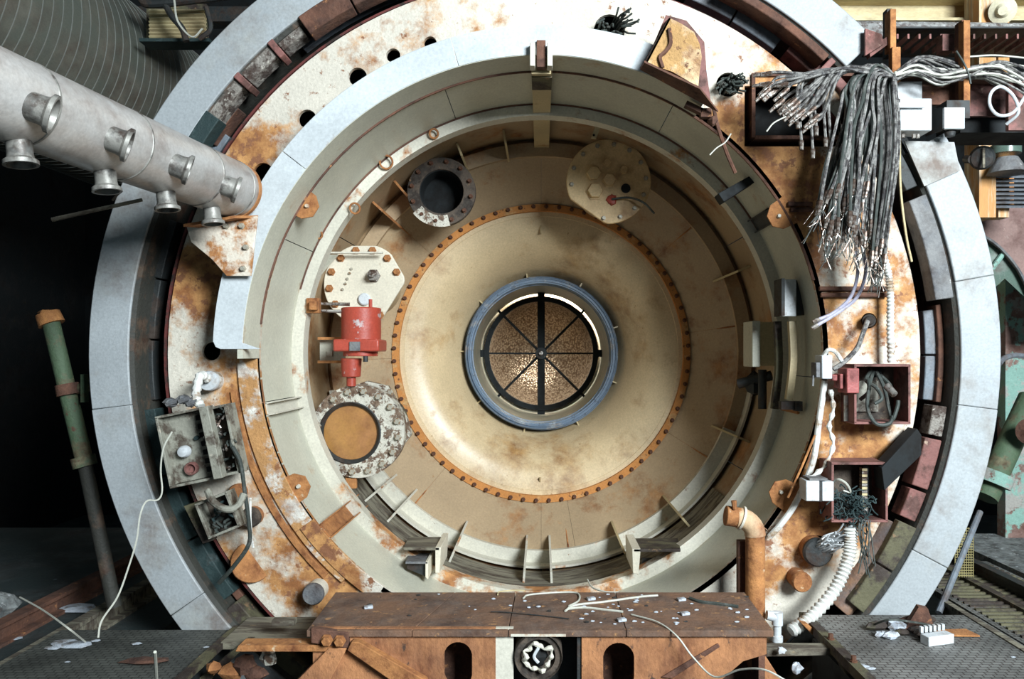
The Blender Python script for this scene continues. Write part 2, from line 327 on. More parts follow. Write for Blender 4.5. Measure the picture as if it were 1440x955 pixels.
# ------------------------------------------------------------ outer ring
ox, oz = 5*4.6/F, ZC-1*4.6/F
R0, R1 = 586*4.6/F, 642*4.6/F
ring = thing('outer_ring', 'huge pale painted outer ring encircling the rusty chamber face', 'ring', (ox, 4.6, oz-R1))
seams = [-148, -125, -97, -62, -30, 8, 46.4, 61, 80, 97, 118, 140, 212]
for a, b in zip(seams[:-1], seams[1:]):
    if a == 46.4: continue      # hidden behind the cable tray
    j = R_.uniform(-.004, .004)
    part('ring_panel', MB().lathe([(R0, 4.6+j), (R1, 4.6+j), (R1, 5.0), (R0, 5.0)], a+.02, b-.02, max(8, int((b-a)*.6)), cx=ox, cz=oz), m_ring, ring, bevel=.006)
part('inner_rim', MB().lathe([(R0-.022, 4.63), (R0, 4.615), (R0+.004, 4.98), (R0-.03, 5.0), (R0-.03,4.66)], 61-360, 46.4, 150, cx=ox, cz=oz), m_inner, ring, label='thin rusty rim inside the pale ring')
part('back_rim', MB().lathe([(R1-.02, 5.01), (R1+.02, 5.01), (R1+.02, 5.12), (R1-.02, 5.12)], 0, 360, 120, cx=ox, cz=oz), m_dark, ring)
# ------------------------------------------------------------ seal channel
ch = thing('seal_channel', 'dark recessed channel between the pale outer ring and the chamber face', 'channel', (0, 5.05, ZC-2.4))
part('channel_back', MB().lathe([(2.16, 5.02), (2.62, 5.02), (2.62, 5.1), (2.16, 5.1)], 0, 360, 120), m_black, ch)
part('channel_strip', MB().lathe([(2.235, 4.80), (2.262, 4.80), (2.262, 5.0), (2.235, 5.0)], -62, 20, 60), m_inner, ch)
part('channel_strip', MB().lathe([(2.235, 4.86), (2.25, 4.86), (2.25, 5.0), (2.235, 5.0)], 95, 150, 40), m_brown, ch)
def seg(name, mat, a0, a1, r0, r1, D, th, label=None, bev=.006, tilt=0):
    D = min(D, 2.393*F/r1); n = max(3, int(abs(a1-a0)/2.5)); k = D/F
    return part(name, MB().lathe([(r0*k, D), (r1*k, D+tilt), (r1*k, D+th), (r0*k, D+th)], a0, a1, n), mat, ch, label, bev)
G = 'blocks in the seal channel'
SG = [ # left side going up
 ('segment', m_teal, -128, -98, 548, 572, 4.80, .12), ('segment', m_brown, -97, -84, 566, 574, 4.78, .14), ('segment', m_dark, -97, -70, 545, 562, 4.9, .1),
 ('segment', m_moss, -145, -129, 552, 578, 4.72, .16), ('segment', m_brown, -140, -116, 540, 552, 4.76, .12),
 ('segment', m_teal, -63, -54, 560, 583, 4.74, .12), ('segment', m_brown, -57.5, -51, 548, 566, 4.74, .14), ('segment', m_slate, -61, -55.2, 533, 550, 4.80, .10),
 ('stone_block', m_stone, -54.2, -48.2, 562, 580, 4.74, .12), ('stone_block', m_stone, -47.0, -41.6, 560, 580, 4.74, .12), ('stone_block', m_stone, -40.4, -36.4, 560, 578, 4.74, .12),
 ('divider', m_maroon, -48.1, -47.1, 555, 583, 4.72, .14), ('divider', m_maroon, -41.5, -40.5, 555, 583, 4.72, .14),
 ('segment', m_brown, -36, -13, 556, 584, 4.76, .12), ('segment', m_slate, -38, -12, 541, 553, 4.82, .06),
 ('segment', m_dark, -12, 18, 545, 580, 4.82, .1),
 ('segment', m_slate, 22, 37.5, 540, 563, 4.76, .12), ('segment', m_maroon, 39, 44.5, 548, 568, 4.74, .14), ('segment', m_maroon, 45.5, 53.5, 560, 574, 4.74, .14), ('divider', m_maroon, 44.4, 45.3, 545, 584, 4.72, .12),
 ('segment', m_brown, 26, 44, 572, 584, 4.70, .14),
 # right side going down
 ('segment', m_slate, 52, 62, 540, 556, 4.86, .1), ('grey_slab', m_slab, 67.5, 82.3, 560, 586, 4.70, .12), ('segment', m_dark, 56, 66, 562, 580, 4.82, .1),
 ('segment', m_slate, 83.5, 97, 540, 558, 4.76, .12), ('segment', m_brown, 83, 97, 559, 567, 4.80, .12),
 ('stone_block', m_stone, 97.5, 101.8, 556, 576, 4.72, .12), ('segment', m_maroon, 102.3, 109.5, 553, 577, 4.71, .14), ('segment', m_maroon, 110, 114.3, 553, 577, 4.73, .12),
 ('segment', m_moss, 114.9, 129, 556, 582, 4.78, .06),
]
for (nm, mt, a0, a1, r0, r1, D, th) in SG:
    if r1-r0 > 14 and a1-a0 > 10 and nm == 'segment':       # long runs are made of shorter plates
        k = max(1, round((a1-a0)/9)); st = (a1-a0)/k
        for i in range(k): seg(nm, mt, a0+i*st+.12, a0+(i+1)*st-.12, r0+R_.uniform(-1.5,1.5), r1+R_.uniform(-1.5,1.5), D+R_.uniform(-.008,.008), th)
    else: seg(nm, mt, a0, a1, r0, r1, D, th)
# curved half pipe lying in the channel, lower right
k = 4.66/F
hp = MB(); rc = 558*k; rr = 23*k
hp.lathe([(rc+rr*math.cos(t), 4.80-rr*1.7*math.sin(t)) for t in [math.pi*i/10 for i in range(11)]]+[(rc-rr*.8, 4.82), (rc+rr*.8, 4.82)], 115.6, 130.6, 14)
part('curved_cover', hp, pmat('rust_blue_cover', (.15,.16,.17), (.33,.16,.07), .5, 3.5, (.07,.05,.04), .25, 12, rough=.5, bump=.35, soft=.2), ch, 'rust and blue half-round cover piece', .004)
# ------------------------------------------------------------ chamber
cb = thing('test_chamber', 'round rusty steel pressure chamber with cream painted inside and bell mouth', 'chamber', (0, D0, ZC-2.22))
holes = [(370,243,14),(432,167,13),(503,108,13),(553,78,10),(605,60,9),(297,494,13),(857,42,22),(1024,119,17),(1222,451,11),(1150,775,22),(1128,820,13),(293,535,12),(440,835,14)]
loops = [circ(765, 498, 529, D0, 140), circ(CX, CY, 396.5, D0, 140)]+[circ(x, y, r, D0, 20) for x, y, r in holes]
loops += [poly([(1047,121),(1182,121),(1182,206),(1047,206)], D0), poly([(461,783),(474,791),(467,799),(456,790)], D0)]
part('face_plate', sheet(loops, D0, D0+.03), m_plate, cb, 'rusty white face plate with holes')
part('plate_rim', MB().lathe([(2.215, D0+.002), (2.228, D0+.002), (2.228, 5.02), (2.215, 5.02)], 0, 360, 140), pmat('red_rim', (.12,.025,.02), DK, .4, 8), cb, 'dark red outer rim')
part('hole_liner', MB().lathe([(1.72, D0+.25), (2.2, D0+.25), (2.2, D0+.28), (1.72, D0+.28)], 0, 360, 90), m_black, cb)
# raised rust band lower left and right side
def band(a0, a1, r0, r1, D, th, mat, name='raised_band', label=None):
    k = D/F
    return part(name, MB().lathe([(r0*k, D), (r1*k, D), (r1*k, D+th), (r0*k, D+th)], a0, a1, max(6, int((a1-a0)/2))), mat, cb, label, .003)
band(-139, -90.8, 400, 428, 4.68, .02, pmat('band_rust', (.52,.27,.10), (.76,.70,.58), .40, 5, (.28,.12,.05), .3, 12, rough=.8, bump=.5, soft=.04))
band(-136, -97, 432, 441, 4.685, .015, m_orange, 'rust_rib')
band(-146, -126, 396, 420, 4.672, .01, m_plate, 'patch_plate')
# collar
kc = 4.45/F
out = []
def arcpts(r, a0, a1, n): return [(r*kc*sincos(a0+(a1-a0)*i/n)[0], ZC+r*kc*sincos(a0+(a1-a0)*i/n)[1]) for i in range(n+1)]
ob = arcpts(462, -88, 31.5, 90); ib = arcpts(420.5, 31.5, -88, 90)
z0 = W(300, 490, 4.45).z
corner = [(W(x, y, 4.45).x, W(x, y, 4.45).z) for x, y in ((366,491),(310,491),(303,488),(300,481))]
loop = ob + [(p) for p in ib] + [(W(341, 470, 4.45).x, W(341,470,4.45).z)] + corner
cs = [ -88, -52, -16, 31.5 ]
for i in range(3):
    a0, a1 = cs[i]+(.05 if i else 0), cs[i+1]-.05
    lp = arcpts(462, a0, a1, 36)+arcpts(420.5, a1, a0, 36)
    if i == 0: lp = lp+corner
    part('collar_plate', sheet([lp], 4.45, 4.475), m_collar, cb, 'blue-white collar plate', .003)
part('collar_shell', MB().lathe([(1.668, 4.455), (1.70, 4.455), (1.70, 4.72), (1.664, 4.72)], -91, 33, 100), m_bore, cb)
part('weld_bead', MB().lathe([(1.655, 4.69), (1.668, 4.685), (1.668, 4.705), (1.657, 4.705)], -84, 75, 90), m_brown, cb, 'broken rusty weld line')
RB = 1.664
panels = [-180, -128, -100, -66, -20, 28, 60, 95, 128, 180]
for a, b in zip(panels[:-1], panels[1:]):
    part('bore_panel', MB().lathe([(RB, 4.70), (RB+.03, 4.70), (RB+.03, 5.32), (RB, 5.32)], a+.08, b-.08, max(8, int((b-a)/2))), m_bore, cb)
part('lip_ring', MB().lathe([(1.587, 5.31), (RB+.02, 5.31), (RB+.02, 5.34), (1.612, 5.34), (1.612,5.42), (1.587, 5.42)], 0, 360, 140), m_lip, cb, 'raised inner lip ring')
part('lip_seam', MB().lathe([(1.655, 5.300), (1.664, 5.297), (1.664, 5.312), (1.655, 5.312)], -75, 60, 80), m_brown, cb)
for a, b in ((-180, -120), (-120, -60), (-60, 0), (0, 60), (60, 120), (120, 180)):
    part('chamber_wall', MB().lathe([(1.68, 5.34), (1.71, 5.34), (1.71, 6.3), (1.68, 6.3)], a+.1, b-.1, 30), m_dish, cb)
k6 = 6.22/F
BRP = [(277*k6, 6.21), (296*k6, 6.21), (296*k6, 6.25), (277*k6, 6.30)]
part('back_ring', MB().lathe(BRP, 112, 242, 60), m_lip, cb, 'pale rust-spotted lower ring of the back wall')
part('back_ring', MB().lathe(BRP, -118, 112, 100), m_dish, cb)  # upper arc darker: shade at the chamber top put into its colour
part('back_ring_rim', MB().lathe([(294*k6, 6.10), (297*k6, 6.10), (297*k6, 6.22), (294*k6, 6.22)], 100, 260, 80), m_lip, cb)
part('back_skirt', MB().lathe([(296*k6, 6.24), (1.70, 6.28), (1.70, 6.32), (296*k6, 6.32)], 0, 360, 100), m_dish, cb)
kf = 6.60/F
for a, b in zip([-180, -140, -92, -48, 0, 50, 82, 122, 170], [-140, -92, -48, 0, 50, 82, 122, 170, 180]):
    part('back_wall', MB().lathe([(200*kf, 6.62), (278*k6, 6.25), (278*k6+.02, 6.28), (200*kf, 6.66)], a+.04, b-.04, max(6, int((b-a)/2.2))), m_dish, cb)
for a in (-140, -92, -48, 50, 82, 122, 172):    # weld seams
    sn, cs_ = sincos(a)
    part('seam', MB().tube([(sn*1.22, 6.615, ZC+cs_*1.22), (sn*1.535, 6.25, ZC+cs_*1.535)], .006, 6, 1), m_orange, cb)
fl = part('bolted_flange', MB().lathe([(199*kf, 6.56), (208.5*kf, 6.555), (208.5*kf, 6.62), (199*kf, 6.62)], 0, 360, 160), m_flange, cb, 'orange rusted bolt flange')
for i in range(72):
    sn, cs_ = sincos(i*5+2); inst('bolt', bolt_r, fl, (sn*205.5*kf, 6.558, ZC+cs_*205.5*kf))
bell = [(199*kf, 6.60), (193*kf, 6.605)]
for i in range(13):
    t = i/12; R = 1.135-.47*t; y = 6.61+.10*t+.46*t**3
    bell.append((R, y))
part('bell_mouth', MB().lathe(bell+[(p[0]+.02, p[1]+.03) for p in bell[::-1]], 0, 360, 144), m_bell, cb, 'smooth cream bell mouth')
for px, py, l in ((760,318,22), (759,678,14)):
    a, r = pol(px, py); sn, cs_ = sincos(a); y = 6.64
    c = W(px, py, y); dz = l*y/F/2
    part('fin', MB().slab([(c.x-.004, y+.02, c.z-dz), (c.x-.004, y+.02, c.z+dz), (c.x-.004, y-.05, c.z+(-dz if cs_ > 0 else dz))], (.012, 0, 0)), m_cream, cb)
# bore tabs, channels and stiffeners
def radbox(name, a, r0, r1, D1, D2, th, mat, label=None):   # radial plate standing on the cylinder, running in depth
    sn, cs_ = sincos(a); t = Vector((cs_, 0, -sn))*th/2
    A = Vector((sn*r0, 0, cs_*r0+ZC)); B = Vector((sn*r1, 0, cs_*r1+ZC))
    P = [A-t+Vector((0,D1,0)), B-t+Vector((0,D1,0)), B-t+Vector((0,D2,0)), A-t+Vector((0,D2,0))]
    return part(name, MB().slab(P, 2*t), mat, cb, label, .002)
# channel struts lying across the bore (left and lower left)
def strut(a, D1, D2, w, h, mat, nm='channel_strut'):
    o = None
    sn, cs_ = sincos(a); rad = Vector((sn, 0, cs_)); tn = Vector((cs_, 0, -sn)); mb = MB()
    for off, hh, ww in ((-w/2, h, .008), (w/2, h, .008), (0, .008, w)):
        c = Vector((0, (D1+D2)/2, ZC))+rad*(RB-hh/2-.001)+tn*off
        rot = Matrix((tn, Vector((0,1,0)), rad)).transposed()
        mb.box(c, (ww, D2-D1, hh), rot)
    part(nm, mb, mat, cb)
strut(-101.5, 4.72, 5.42, .07, .045, m_lip); strut(-129.5, 4.72, 5.55, .10, .06, m_orange); strut(59, 4.9, 5.6, .09, .03, m_dark)
for (px, py, w, h) in ((432,290,14,13), (420,684,14,17), (1095,304,12,14), (1098,692,12,16)):
    a, r = pol(px, py); D = F*RB/r; D = min(max(D, 4.75), 5.2)
    sn, cs_ = sincos(a); rad = Vector((sn, 0, cs_)); tn = Vector((cs_, 0, -sn))
    c = W(px, py, D0-.01)
    pts = [c+rad*.09-tn*.09, c+rad*.09+tn*.09, c-rad*.01+tn*.08, c-rad*.06+tn*.035, c-rad*.06-tn*.035, c-rad*.01-tn*.08]
    tb = part('rusty_tab', MB().slab(pts, (0, .012, 0)), m_orange, cb, 'small rusty lifting tab', .002)
    part('tab_bolt', MB().cyl(c+Vector((0,-.001,0)), c+Vector((0,-.02,0)), .014, .010, 8), m_lip, tb)
# stiffeners: (inner px, outer px) radial fins between the back wall and the chamber floor
for (x0, y0, x1, y1, D1, D2, mt) in ((741,758,741,808,6.2,5.75,m_lip),(773,758,773,808,6.2,5.75,m_lip),(655,738,640,788,6.2,5.8,m_lip),(862,738,878,785,6.2,5.8,m_cream),
     (583,692,548,727,6.2,5.8,m_lip),(555,670,527,700,6.2,5.75,m_lip),(935,700,965,735,6.2,5.8,m_cream),(1003,600,1045,617,6.25,5.9,m_cream),(1005,395,1050,378,6.25,5.9,m_cream),
     (562,318,530,286,6.2,5.9,m_orange),(585,290,549,245,6.2,5.9,m_orange),(660,245,643,205,6.2,5.9,m_cream),(715,225,710,190,6.2,5.9,m_cream)):
    A = W(x0, y0, D1); B = W(x1, y1, D2); Cc = W(x1, y1, D2); Cc = Vector((B.x*D1/D2*1.0, D1, ZC+(B.z-ZC)*D1/D2))
    # triangle-like web: inner end deep, outer end comes forward; thickness tangential
    rad = Vector((A.x, 0, A.z-ZC)).normalized(); tn = Vector((rad.z, 0, -rad.x))*.016
    Rw = 1.675
    Q = Vector((rad.x*Rw, D2-.02, ZC+rad.z*Rw)); Q2 = Vector((rad.x*Rw, D1+.02, ZC+rad.z*Rw)); A2 = A+Vector((0,.14,0)); Bq = Vector((rad.x*(Rw-.10), D2-.02, ZC+rad.z*(Rw-.10)))
    part('stiffener', MB().slab([A-tn/2, Bq-tn/2, Q-tn/2, Q2-tn/2, A2-tn/2], tn), mt, cb)
# brackets boxes at the bottom
def plate4(name, p, t, mat): return part(name, MB().slab(p, t), mat, cb, bevel=.003)
plate4('bracket_top', [W(567,770,5.2), W(618,770,5.2), W(625,755,5.62), W(575,755,5.62)], (0,0,-.02), m_timber)
plate4('bracket_leg', [W(612,770,5.2), W(620,770,5.2), W(618,806,5.2), W(612,806,5.2)], (0,.42,0), m_hatch)
plate4('bracket_back', [W(575,770,5.6), W(612,770,5.6), W(612,800,5.6), W(575,800,5.6)], (0,.02,0), m_dish)
plate4('pocket_top', [W(570,790,5.1), W(602,790,5.1), W(606,778,5.4), W(575,778,5.4)], (0,0,-.015), m_slab)
plate4('pocket_side', [W(598,790,5.1), W(602,790,5.1), W(602,815,5.1), W(598,812,5.1)], (0,.3,0), m_hatch)
plate4('pocket_face', [W(572,792,5.14), W(598,792,5.14), W(598,811,5.14), W(572,800,5.14)], (0,.02,0), m_dark)
plate4('bracket_top', [W(891,772,5.2), W(957,772,5.2), W(953,757,5.65), W(891,757,5.65)], (0,0,-.02), m_moss)
plate4('bracket_leg', [W(889,772,5.2), W(901,772,5.2), W(898,808,5.2), W(890,806,5.2)], (0,.42,0), m_hatch)
plate4('bracket_back', [W(903,785,5.55), W(950,785,5.55), W(950,797,5.55), W(903,797,5.55)], (0,.02,0), m_slab)
part('angled_plate', MB().slab([W(945,783,5.5), W(1002,738,5.5), W(1000,755,5.3), W(950,798,5.3)], (0,.02,-.02)), m_cream, cb)
part('floor_strip', MB().lathe([(1.655, 5.44), (1.68, 5.44), (1.68, 6.05), (1.655, 6.05)], 128, 236, 60), m_timber, cb, 'grimy grey-brown strip on the chamber bottom')
# top rail
tr = thing('overhead_rail', 'cream steel rail running back under the chamber roof with a rusty end', 'rail', W(762, 105, 4.5))
zt = W(0, 104, 4.5).z
part('rail_web', MB().slab([(-.055, 4.5, zt), (.055, 4.5, zt), (.058, 4.5, zt+.12), (-.058, 4.5, zt+.12)], (0, 0.001, 0)).box((0.004, 5.37, zt+.04), (.115, 1.75, .03)).box((.004, 5.37, zt+.075), (.03, 1.7, .06)), m_cream, tr, bevel=.003)
part('end_channel', MB().box((0, 4.46, zt+.09), (.05, .06, .15)), m_brown, tr, 'rusty end channel', .003)
for s in (-1, 1): part('end_cheek', MB().box((s*.048, 4.44, zt+.075), (.03, .08, .13)), m_lip, tr, bevel=.004)
part('rail_stain', MB().box((.004, 4.72, zt+.022), (.118, .22, .008)), m_moss, tr)
# small hooks around the lip
for px, py, s in ((543,228,9),(499,293,7),(610,188,6),(448,330,5)):
    c = W(px, py, 5.28); ang = 2*math.pi
    lp = [c+Vector((s*5.28/F*math.sin(t), -.01*math.cos(t), s*5.28/F*math.cos(t))) for t in [ang*i/10 for i in range(10)]]
    solo('ring_hook', MB().tube(lp+[lp[0]], .007, 6, 2), m_orange, {543:'rusty ring hook on the chamber lip, upper left',499:'brass-like ring hook on the lip above the white hatch',610:'small rusty ring hook on the lip beside the dark port',448:'small ring hook low on the left lip above the bolt row'}[px], 'hook')
# ------------------------------------------------------------ inlet pipe, spider, honeycomb
ip = thing('inlet_pipe', 'blue-rimmed throat pipe standing out of the bell mouth', 'pipe', (0, 6.95, ZC-.68))
part('pipe_rim', MB().lathe([(.668, 6.985), (.662, 6.96), (.652, 6.955), (.649, 6.967), (.643, 6.967), (.640, 6.952), (.628, 6.95), (.625, 6.965), (.616,6.965), (.61, 6.975), (.606, 7.02), (.66, 7.03)], 0, 360, 96), m_blue, ip, 'flaking blue rim')
part('pipe_rim_step', MB().lathe([(.676, 7.00), (.676, 7.06), (.60, 7.06), (.60, 7.02)], 0, 360, 96), m_blue, ip)
part('pipe_shell', MB().lathe([(.672, 7.04), (.672, 7.5), (.66, 7.5), (.66, 7.04)], 0, 360, 96), m_blue, ip)
part('pipe_liner', MB().lathe([(.602, 7.02), (.606, 7.02), (.655, 7.05), (.655, 8.5), (.60+.035, 8.5), (.602,7.3)], 0, 360, 96), m_tube, ip, 'grey-green liner')
for zx, zy in ((410,80),(678,128),(850,338),(838,608),(660,810),(397,850),(170,710),(80,457),(180,210)):
    px, py = 620+zx/3.41, 360+zy/3.41; a, r = pol(px, py); sn, cs_ = sincos(a); t = Vector((cs_, 0, -sn))*.012
    P = [Vector((sn*.66, 7.02, ZC+cs_*.66)), Vector((sn*.735, 7.03, ZC+cs_*.735)), Vector((sn*.70, 7.22, ZC+cs_*.70)), Vector((sn*.66, 7.22, ZC+cs_*.66))]
    part('fin', MB().slab([p-t/2 for p in P], t), m_cream, ip)
sp = thing('spider_frame', 'black spoked ring frame inside the throat', 'frame', (0, 8.2, ZC-.6))
ks = 8.2/F
part('frame_ring', MB().lathe([(73*ks, 8.17), (80*ks, 8.17), (80*ks, 8.24), (73*ks, 8.24)], 0, 360, 96), m_black, sp)
for a in (0, 90, 180, 270):
    sn, cs_ = sincos(a); wd_ = .075 if a % 180 == 0 else .018
    mb = MB(); mid = (Vector((sn, 0, cs_))*(.645+.02)/2); mb.box(Vector((0, 8.21, ZC))+mid+Vector((0,0,0)), (wd_ if sn == 0 or abs(sn) < .01 else .64, .05, .64 if abs(cs_) > .5 else wd_))
    part('spoke', mb, m_black, sp)
    if abs(sn) > .5: part('spoke_foot', MB().box((sn*.60, 8.21, ZC), (.09, .06, .075)), m_black, sp)
for a in (45, 135, 225, 315):
    sn, cs_ = sincos(a); part('spoke', MB().tube([(sn*.04, 8.21, ZC+cs_*.04), (sn*.63, 8.21, ZC+cs_*.63)], .014, 6, 1), m_black, sp)
part('hub', MB().cyl((0, 8.15, ZC), (0, 8.25, ZC), .06, .06, 20), m_dark, sp); part('hub_cap', MB().cyl((0, 8.12, ZC), (0, 8.16, ZC), .022, .03, 12), m_conn, sp, 'small brass hub cap')
dish = [(.001, 9.75), (.12, 9.74), (.25, 9.70), (.38, 9.62), (.5, 9.48), (.58, 9.3), (.62, 9.1), (.63, 8.95)]
solo('honeycomb_dome', MB().lathe(dish+[(r+.02, y+.02) for r, y in dish[::-1]], 0, 360, 72), m_honey, 'bronze honeycomb dome glimmering behind the black spoked frame', 'dome')
solo('throat_end_wall', MB().lathe([(.635, 9.0), (1.1, 9.0), (1.1, 9.05), (.635, 9.05)], 0, 360, 60), m_brick, 'pale ring wall seen round the edge of the spoked frame', 'wall')
# ------------------------------------------------------------ hatches, ports, motor inside
def disc_thing(name, label, cat, px, py, rpx, D, th, mat, n=48, cut=None, bolts=0, boltr=.9, bm=None, a0=0, back=None, tilt=None):
    c = W(px, py, D); r = rpx*D/F
    t = thing(name, label, cat, c-Vector((0,0,r)))
    pts = []
    for i in range(n):
        sn, cs_ = sincos(360*i/n); x, z = r*sn, r*cs_
        if cut:
            for (ca, cd) in cut:
                cs2 = sincos(ca); d = x*cs2[0]+z*cs2[1]
                if d > cd*r: x -= cs2[0]*(d-cd*r); z -= cs2[1]*(d-cd*r)
        pts.append(Vector((c.x+x, D, c.z+z)))
    part('cover_plate', MB().slab(pts, (0, th, 0)), mat, t, bevel=.006)
    for i in range(bolts):
        sn, cs_ = sincos(a0+360*i/bolts); x, z = boltr*r*sn, boltr*r*cs_; ok = True
        if cut:
            for (ca, cd) in cut:
                cs2 = sincos(ca)
                if x*cs2[0]+z*cs2[1] > (cd-.06)*r: ok = False
        if ok: inst('bolt', bm or bolt_m, t, (c.x+x, D, c.z+z))
    part('neck', MB().cyl(c+Vector((0,th,0)), c+Vector((0,th+.3,0)), r*.72, r*.72, 30), m_dish, t)
    return t, c, r
t, c, r = disc_thing('hatch_cover', 'round tan hatch cover with hexagonal plugs under the chamber roof right of the rail', 'hatch', 856, 255, 59.5, 5.95, .035, m_hatch2, 56, ((215, .86),), 14, .88, bolt_s, 8)
for zx, zy, rr in ((820,730,.055),(885,758,.05),(826,803,.06),(876,687,.028),(946,716,.028)):
    p = W(560+zx/2.985, zy/2.985, 5.95); part('hex_plug', MB().rev(p, p+Vector((0,-1,0)), [(rr*1.2,0),(rr*1.2,.01),(rr,.01),(rr,.035),(rr*.9,.045)], 6 if rr > .03 else 12), m_hatch2, t)
p = W(880, 265, 5.95); part('open_port', MB().cyl(p, p+Vector((0,-.006,0)), .035, .035, 20), m_black, t, 'dark empty port')
p = W(860, 281, 5.95); part('red_gland', MB().rock(p, .045, (1,.6,1), 4), m_red, t, 'dark red broken gland')
solo('thin_cable', MB().tube([p+Vector((0,-.03,0)), W(885,278,5.9), W(905,285,5.85), W(920,300,5.9)], .008, 6), m_dcable, 'thin dark cable trailing from the red gland of the tan hatch', 'cable')
t, c, r = disc_thing('hatch_cover', 'cream bolted hatch cover above the red motor', 'hatch', 512, 400, 57, 5.80, .03, m_hatch, 60, ((122, .82), (0, .955), (60,.95)), 13, .86, bolt_o, 14)
for zx, zy, rr in ((295,232,.012),(284,258,.012),(272,288,.012),(261,315,.012),(245,347,.012)):
    p = W(420+zx/3.98, 320+zy/3.98, 5.8); part('rivet', MB().cyl(p, p+Vector((0,-.012,0)), rr, rr*.7, 8), m_bolt, t)
p = W(526, 388, 5.8); part('hex_plug', MB().rev(p, p+Vector((0,-1,0)), [(.05,0),(.05,.02),(.042,.02),(.042,.06),(.02,.06),(.018,.11)], 6), m_conn, t, 'grey steel plug with stub')
p = W(513, 421, 5.8); part('round_cap', MB().rev(p, p+Vector((0,-1,0)), [(.045,0),(.045,.02),(.036,.028)], 20), m_white, t)
solo('mounting_bar', MB().box(W(497,355.5,5.72), (.42, .03, .012)), m_lip, 'thin cream bar along the top of the cream bolted hatch', 'bar')
solo('gusset_plate', MB().slab([W(455,358,5.6), W(475,358,5.7), W(446,392,5.6), W(440,392,5.5)], (0,.02,0)), m_bore, 'small triangular cream gusset left of the cream hatch', 'plate')
# red motor
mt_ = thing('motor', 'chipped red valve motor hanging over the flaking port', 'motor', W(496, 540, 5.45))
def cylv(px, y0, y1, rpx, D, r2=None, n=28):
    a = W(px, y0, D); b = W(px, y1, D); return MB().cyl(a, b, rpx*D/F, (r2 or rpx)*D/F, n)
part('motor_body', cylv(508, 433, 480, 27.5, 5.45), m_red, mt_, bevel=.008)
part('motor_flange', MB().box(W(507,486,5.45), (63*5.45/F, .28, 17*5.45/F)), m_red, mt_, bevel=.012)
part('lower_flange', cylv(507, 493, 501, 24, 5.45), m_red, mt_, bevel=.005)
part('gearbox', cylv(494, 504, 530, 14.5, 5.45, 13), m_red, mt_, bevel=.005); part('shaft', cylv(494, 529, 543, 6.5, 5.45), m_red, mt_)
part('name_plate', MB().box(W(499,487,5.3), (.07, .006, .06)), m_slab, mt_, 'worn grey plate')
part('cap_screw', cylv(521, 421, 433, 2.6, 5.42, n=10), m_red, mt_); part('side_screw', cylv(514, 501, 509, 3.5, 5.35, n=8), m_dark, mt_)
for dx in (-22, -8, 8, 22):
    part('flange_screw', MB().cyl(W(507+dx,480,5.33), W(507+dx,477,5.33), .014, .012, 8), m_red, mt_)
for yy in (428, 438):
    part('rod', MB().cyl(W(444, yy-1, 5.35), W(492 if yy < 430 else 480, yy, 5.4), .009, .012, 8), m_conn, mt_)
solo('rusty_clamp', MB().box(W(441,430,5.32), (.085, .06, .10)).box(W(441,430,5.27), (.05, .05, .06)), m_orange, 'small rusty clamp box on the lip left of the red motor', 'clamp', bevel=.006)
fr = thing('small_frame', 'pale angle frame on the chamber wall left of the red motor', 'frame', W(465, 510, 5.6))
for yy in (476, 509): part('crossbar', MB().box(W(467, yy, 5.6), (.19, .05, .018)), m_orange, fr)
part('back_plate', MB().box(W(468, 493, 5.66), (.18, .015, .16)), m_bore, fr); part('lug', MB().box(W(464,497,5.64), (.035,.02,.035)), m_lip, fr)
# flaking port
pt = thing('flanged_port', 'flaking flanged port with a smooth amber cover below the red motor', 'port', W(503, 672, 5.5))
c = W(503, 607, 5.5); kk = 5.5/F
part('body_flange', MB().slab([W(x, y, 5.75) for x, y in ((515,536),(545,543),(572,590),(578,612),(560,635),(540,650),(500,660),(470,600),(490,545))], (0,.08,0)), m_flake, pt, 'dark mottled rear flange', .006)
for x, y in ((548,552),(569,606),(556,622)): inst('bolt', bolt_m, pt, W(x, y, 5.75))
part('face_flange', sheet([circ(505,606,65,5.5,64), circ(494,608,41,5.5,56)], 5.46, 5.58), m_flake, pt, bevel=.006)
c = W(505, 606, 5.5)
part('barrel', MB().cyl(c+Vector((0,.10,0)), c+Vector((.03,.45,0)), 50*kk, 50*kk, 40), m_moss, pt)
c2 = W(494, 608, 5.5)
part('inner_step', MB().lathe([(38*kk, 5.475), (42*kk, 5.452), (43.5*kk, 5.458), (42*kk, 5.56), (38*kk,5.56)], 0, 360, 64, cx=c2.x, cz=c2.z), m_dark, pt)
part('amber_disc', MB().cyl(c2+Vector((0,-.01,0)), c2+Vector((0,.03,0)), 39.5*kk, 39.5*kk, 56), m_amber, pt, 'smooth amber disc')
for i in range(16):
    sn, cs_ = sincos(i*22.5+8); inst('bolt', bolt_m, pt, (c.x+sn*56.5*kk, 5.46, c.z+cs_*56.5*kk)) if not (190 < i*22.5+8 < 345 and i % 2) else None
part('bottom_tab', MB().box(W(494, 679, 5.5), (.075, .04, .075)), m_orange, pt, 'rusty tab', .003)
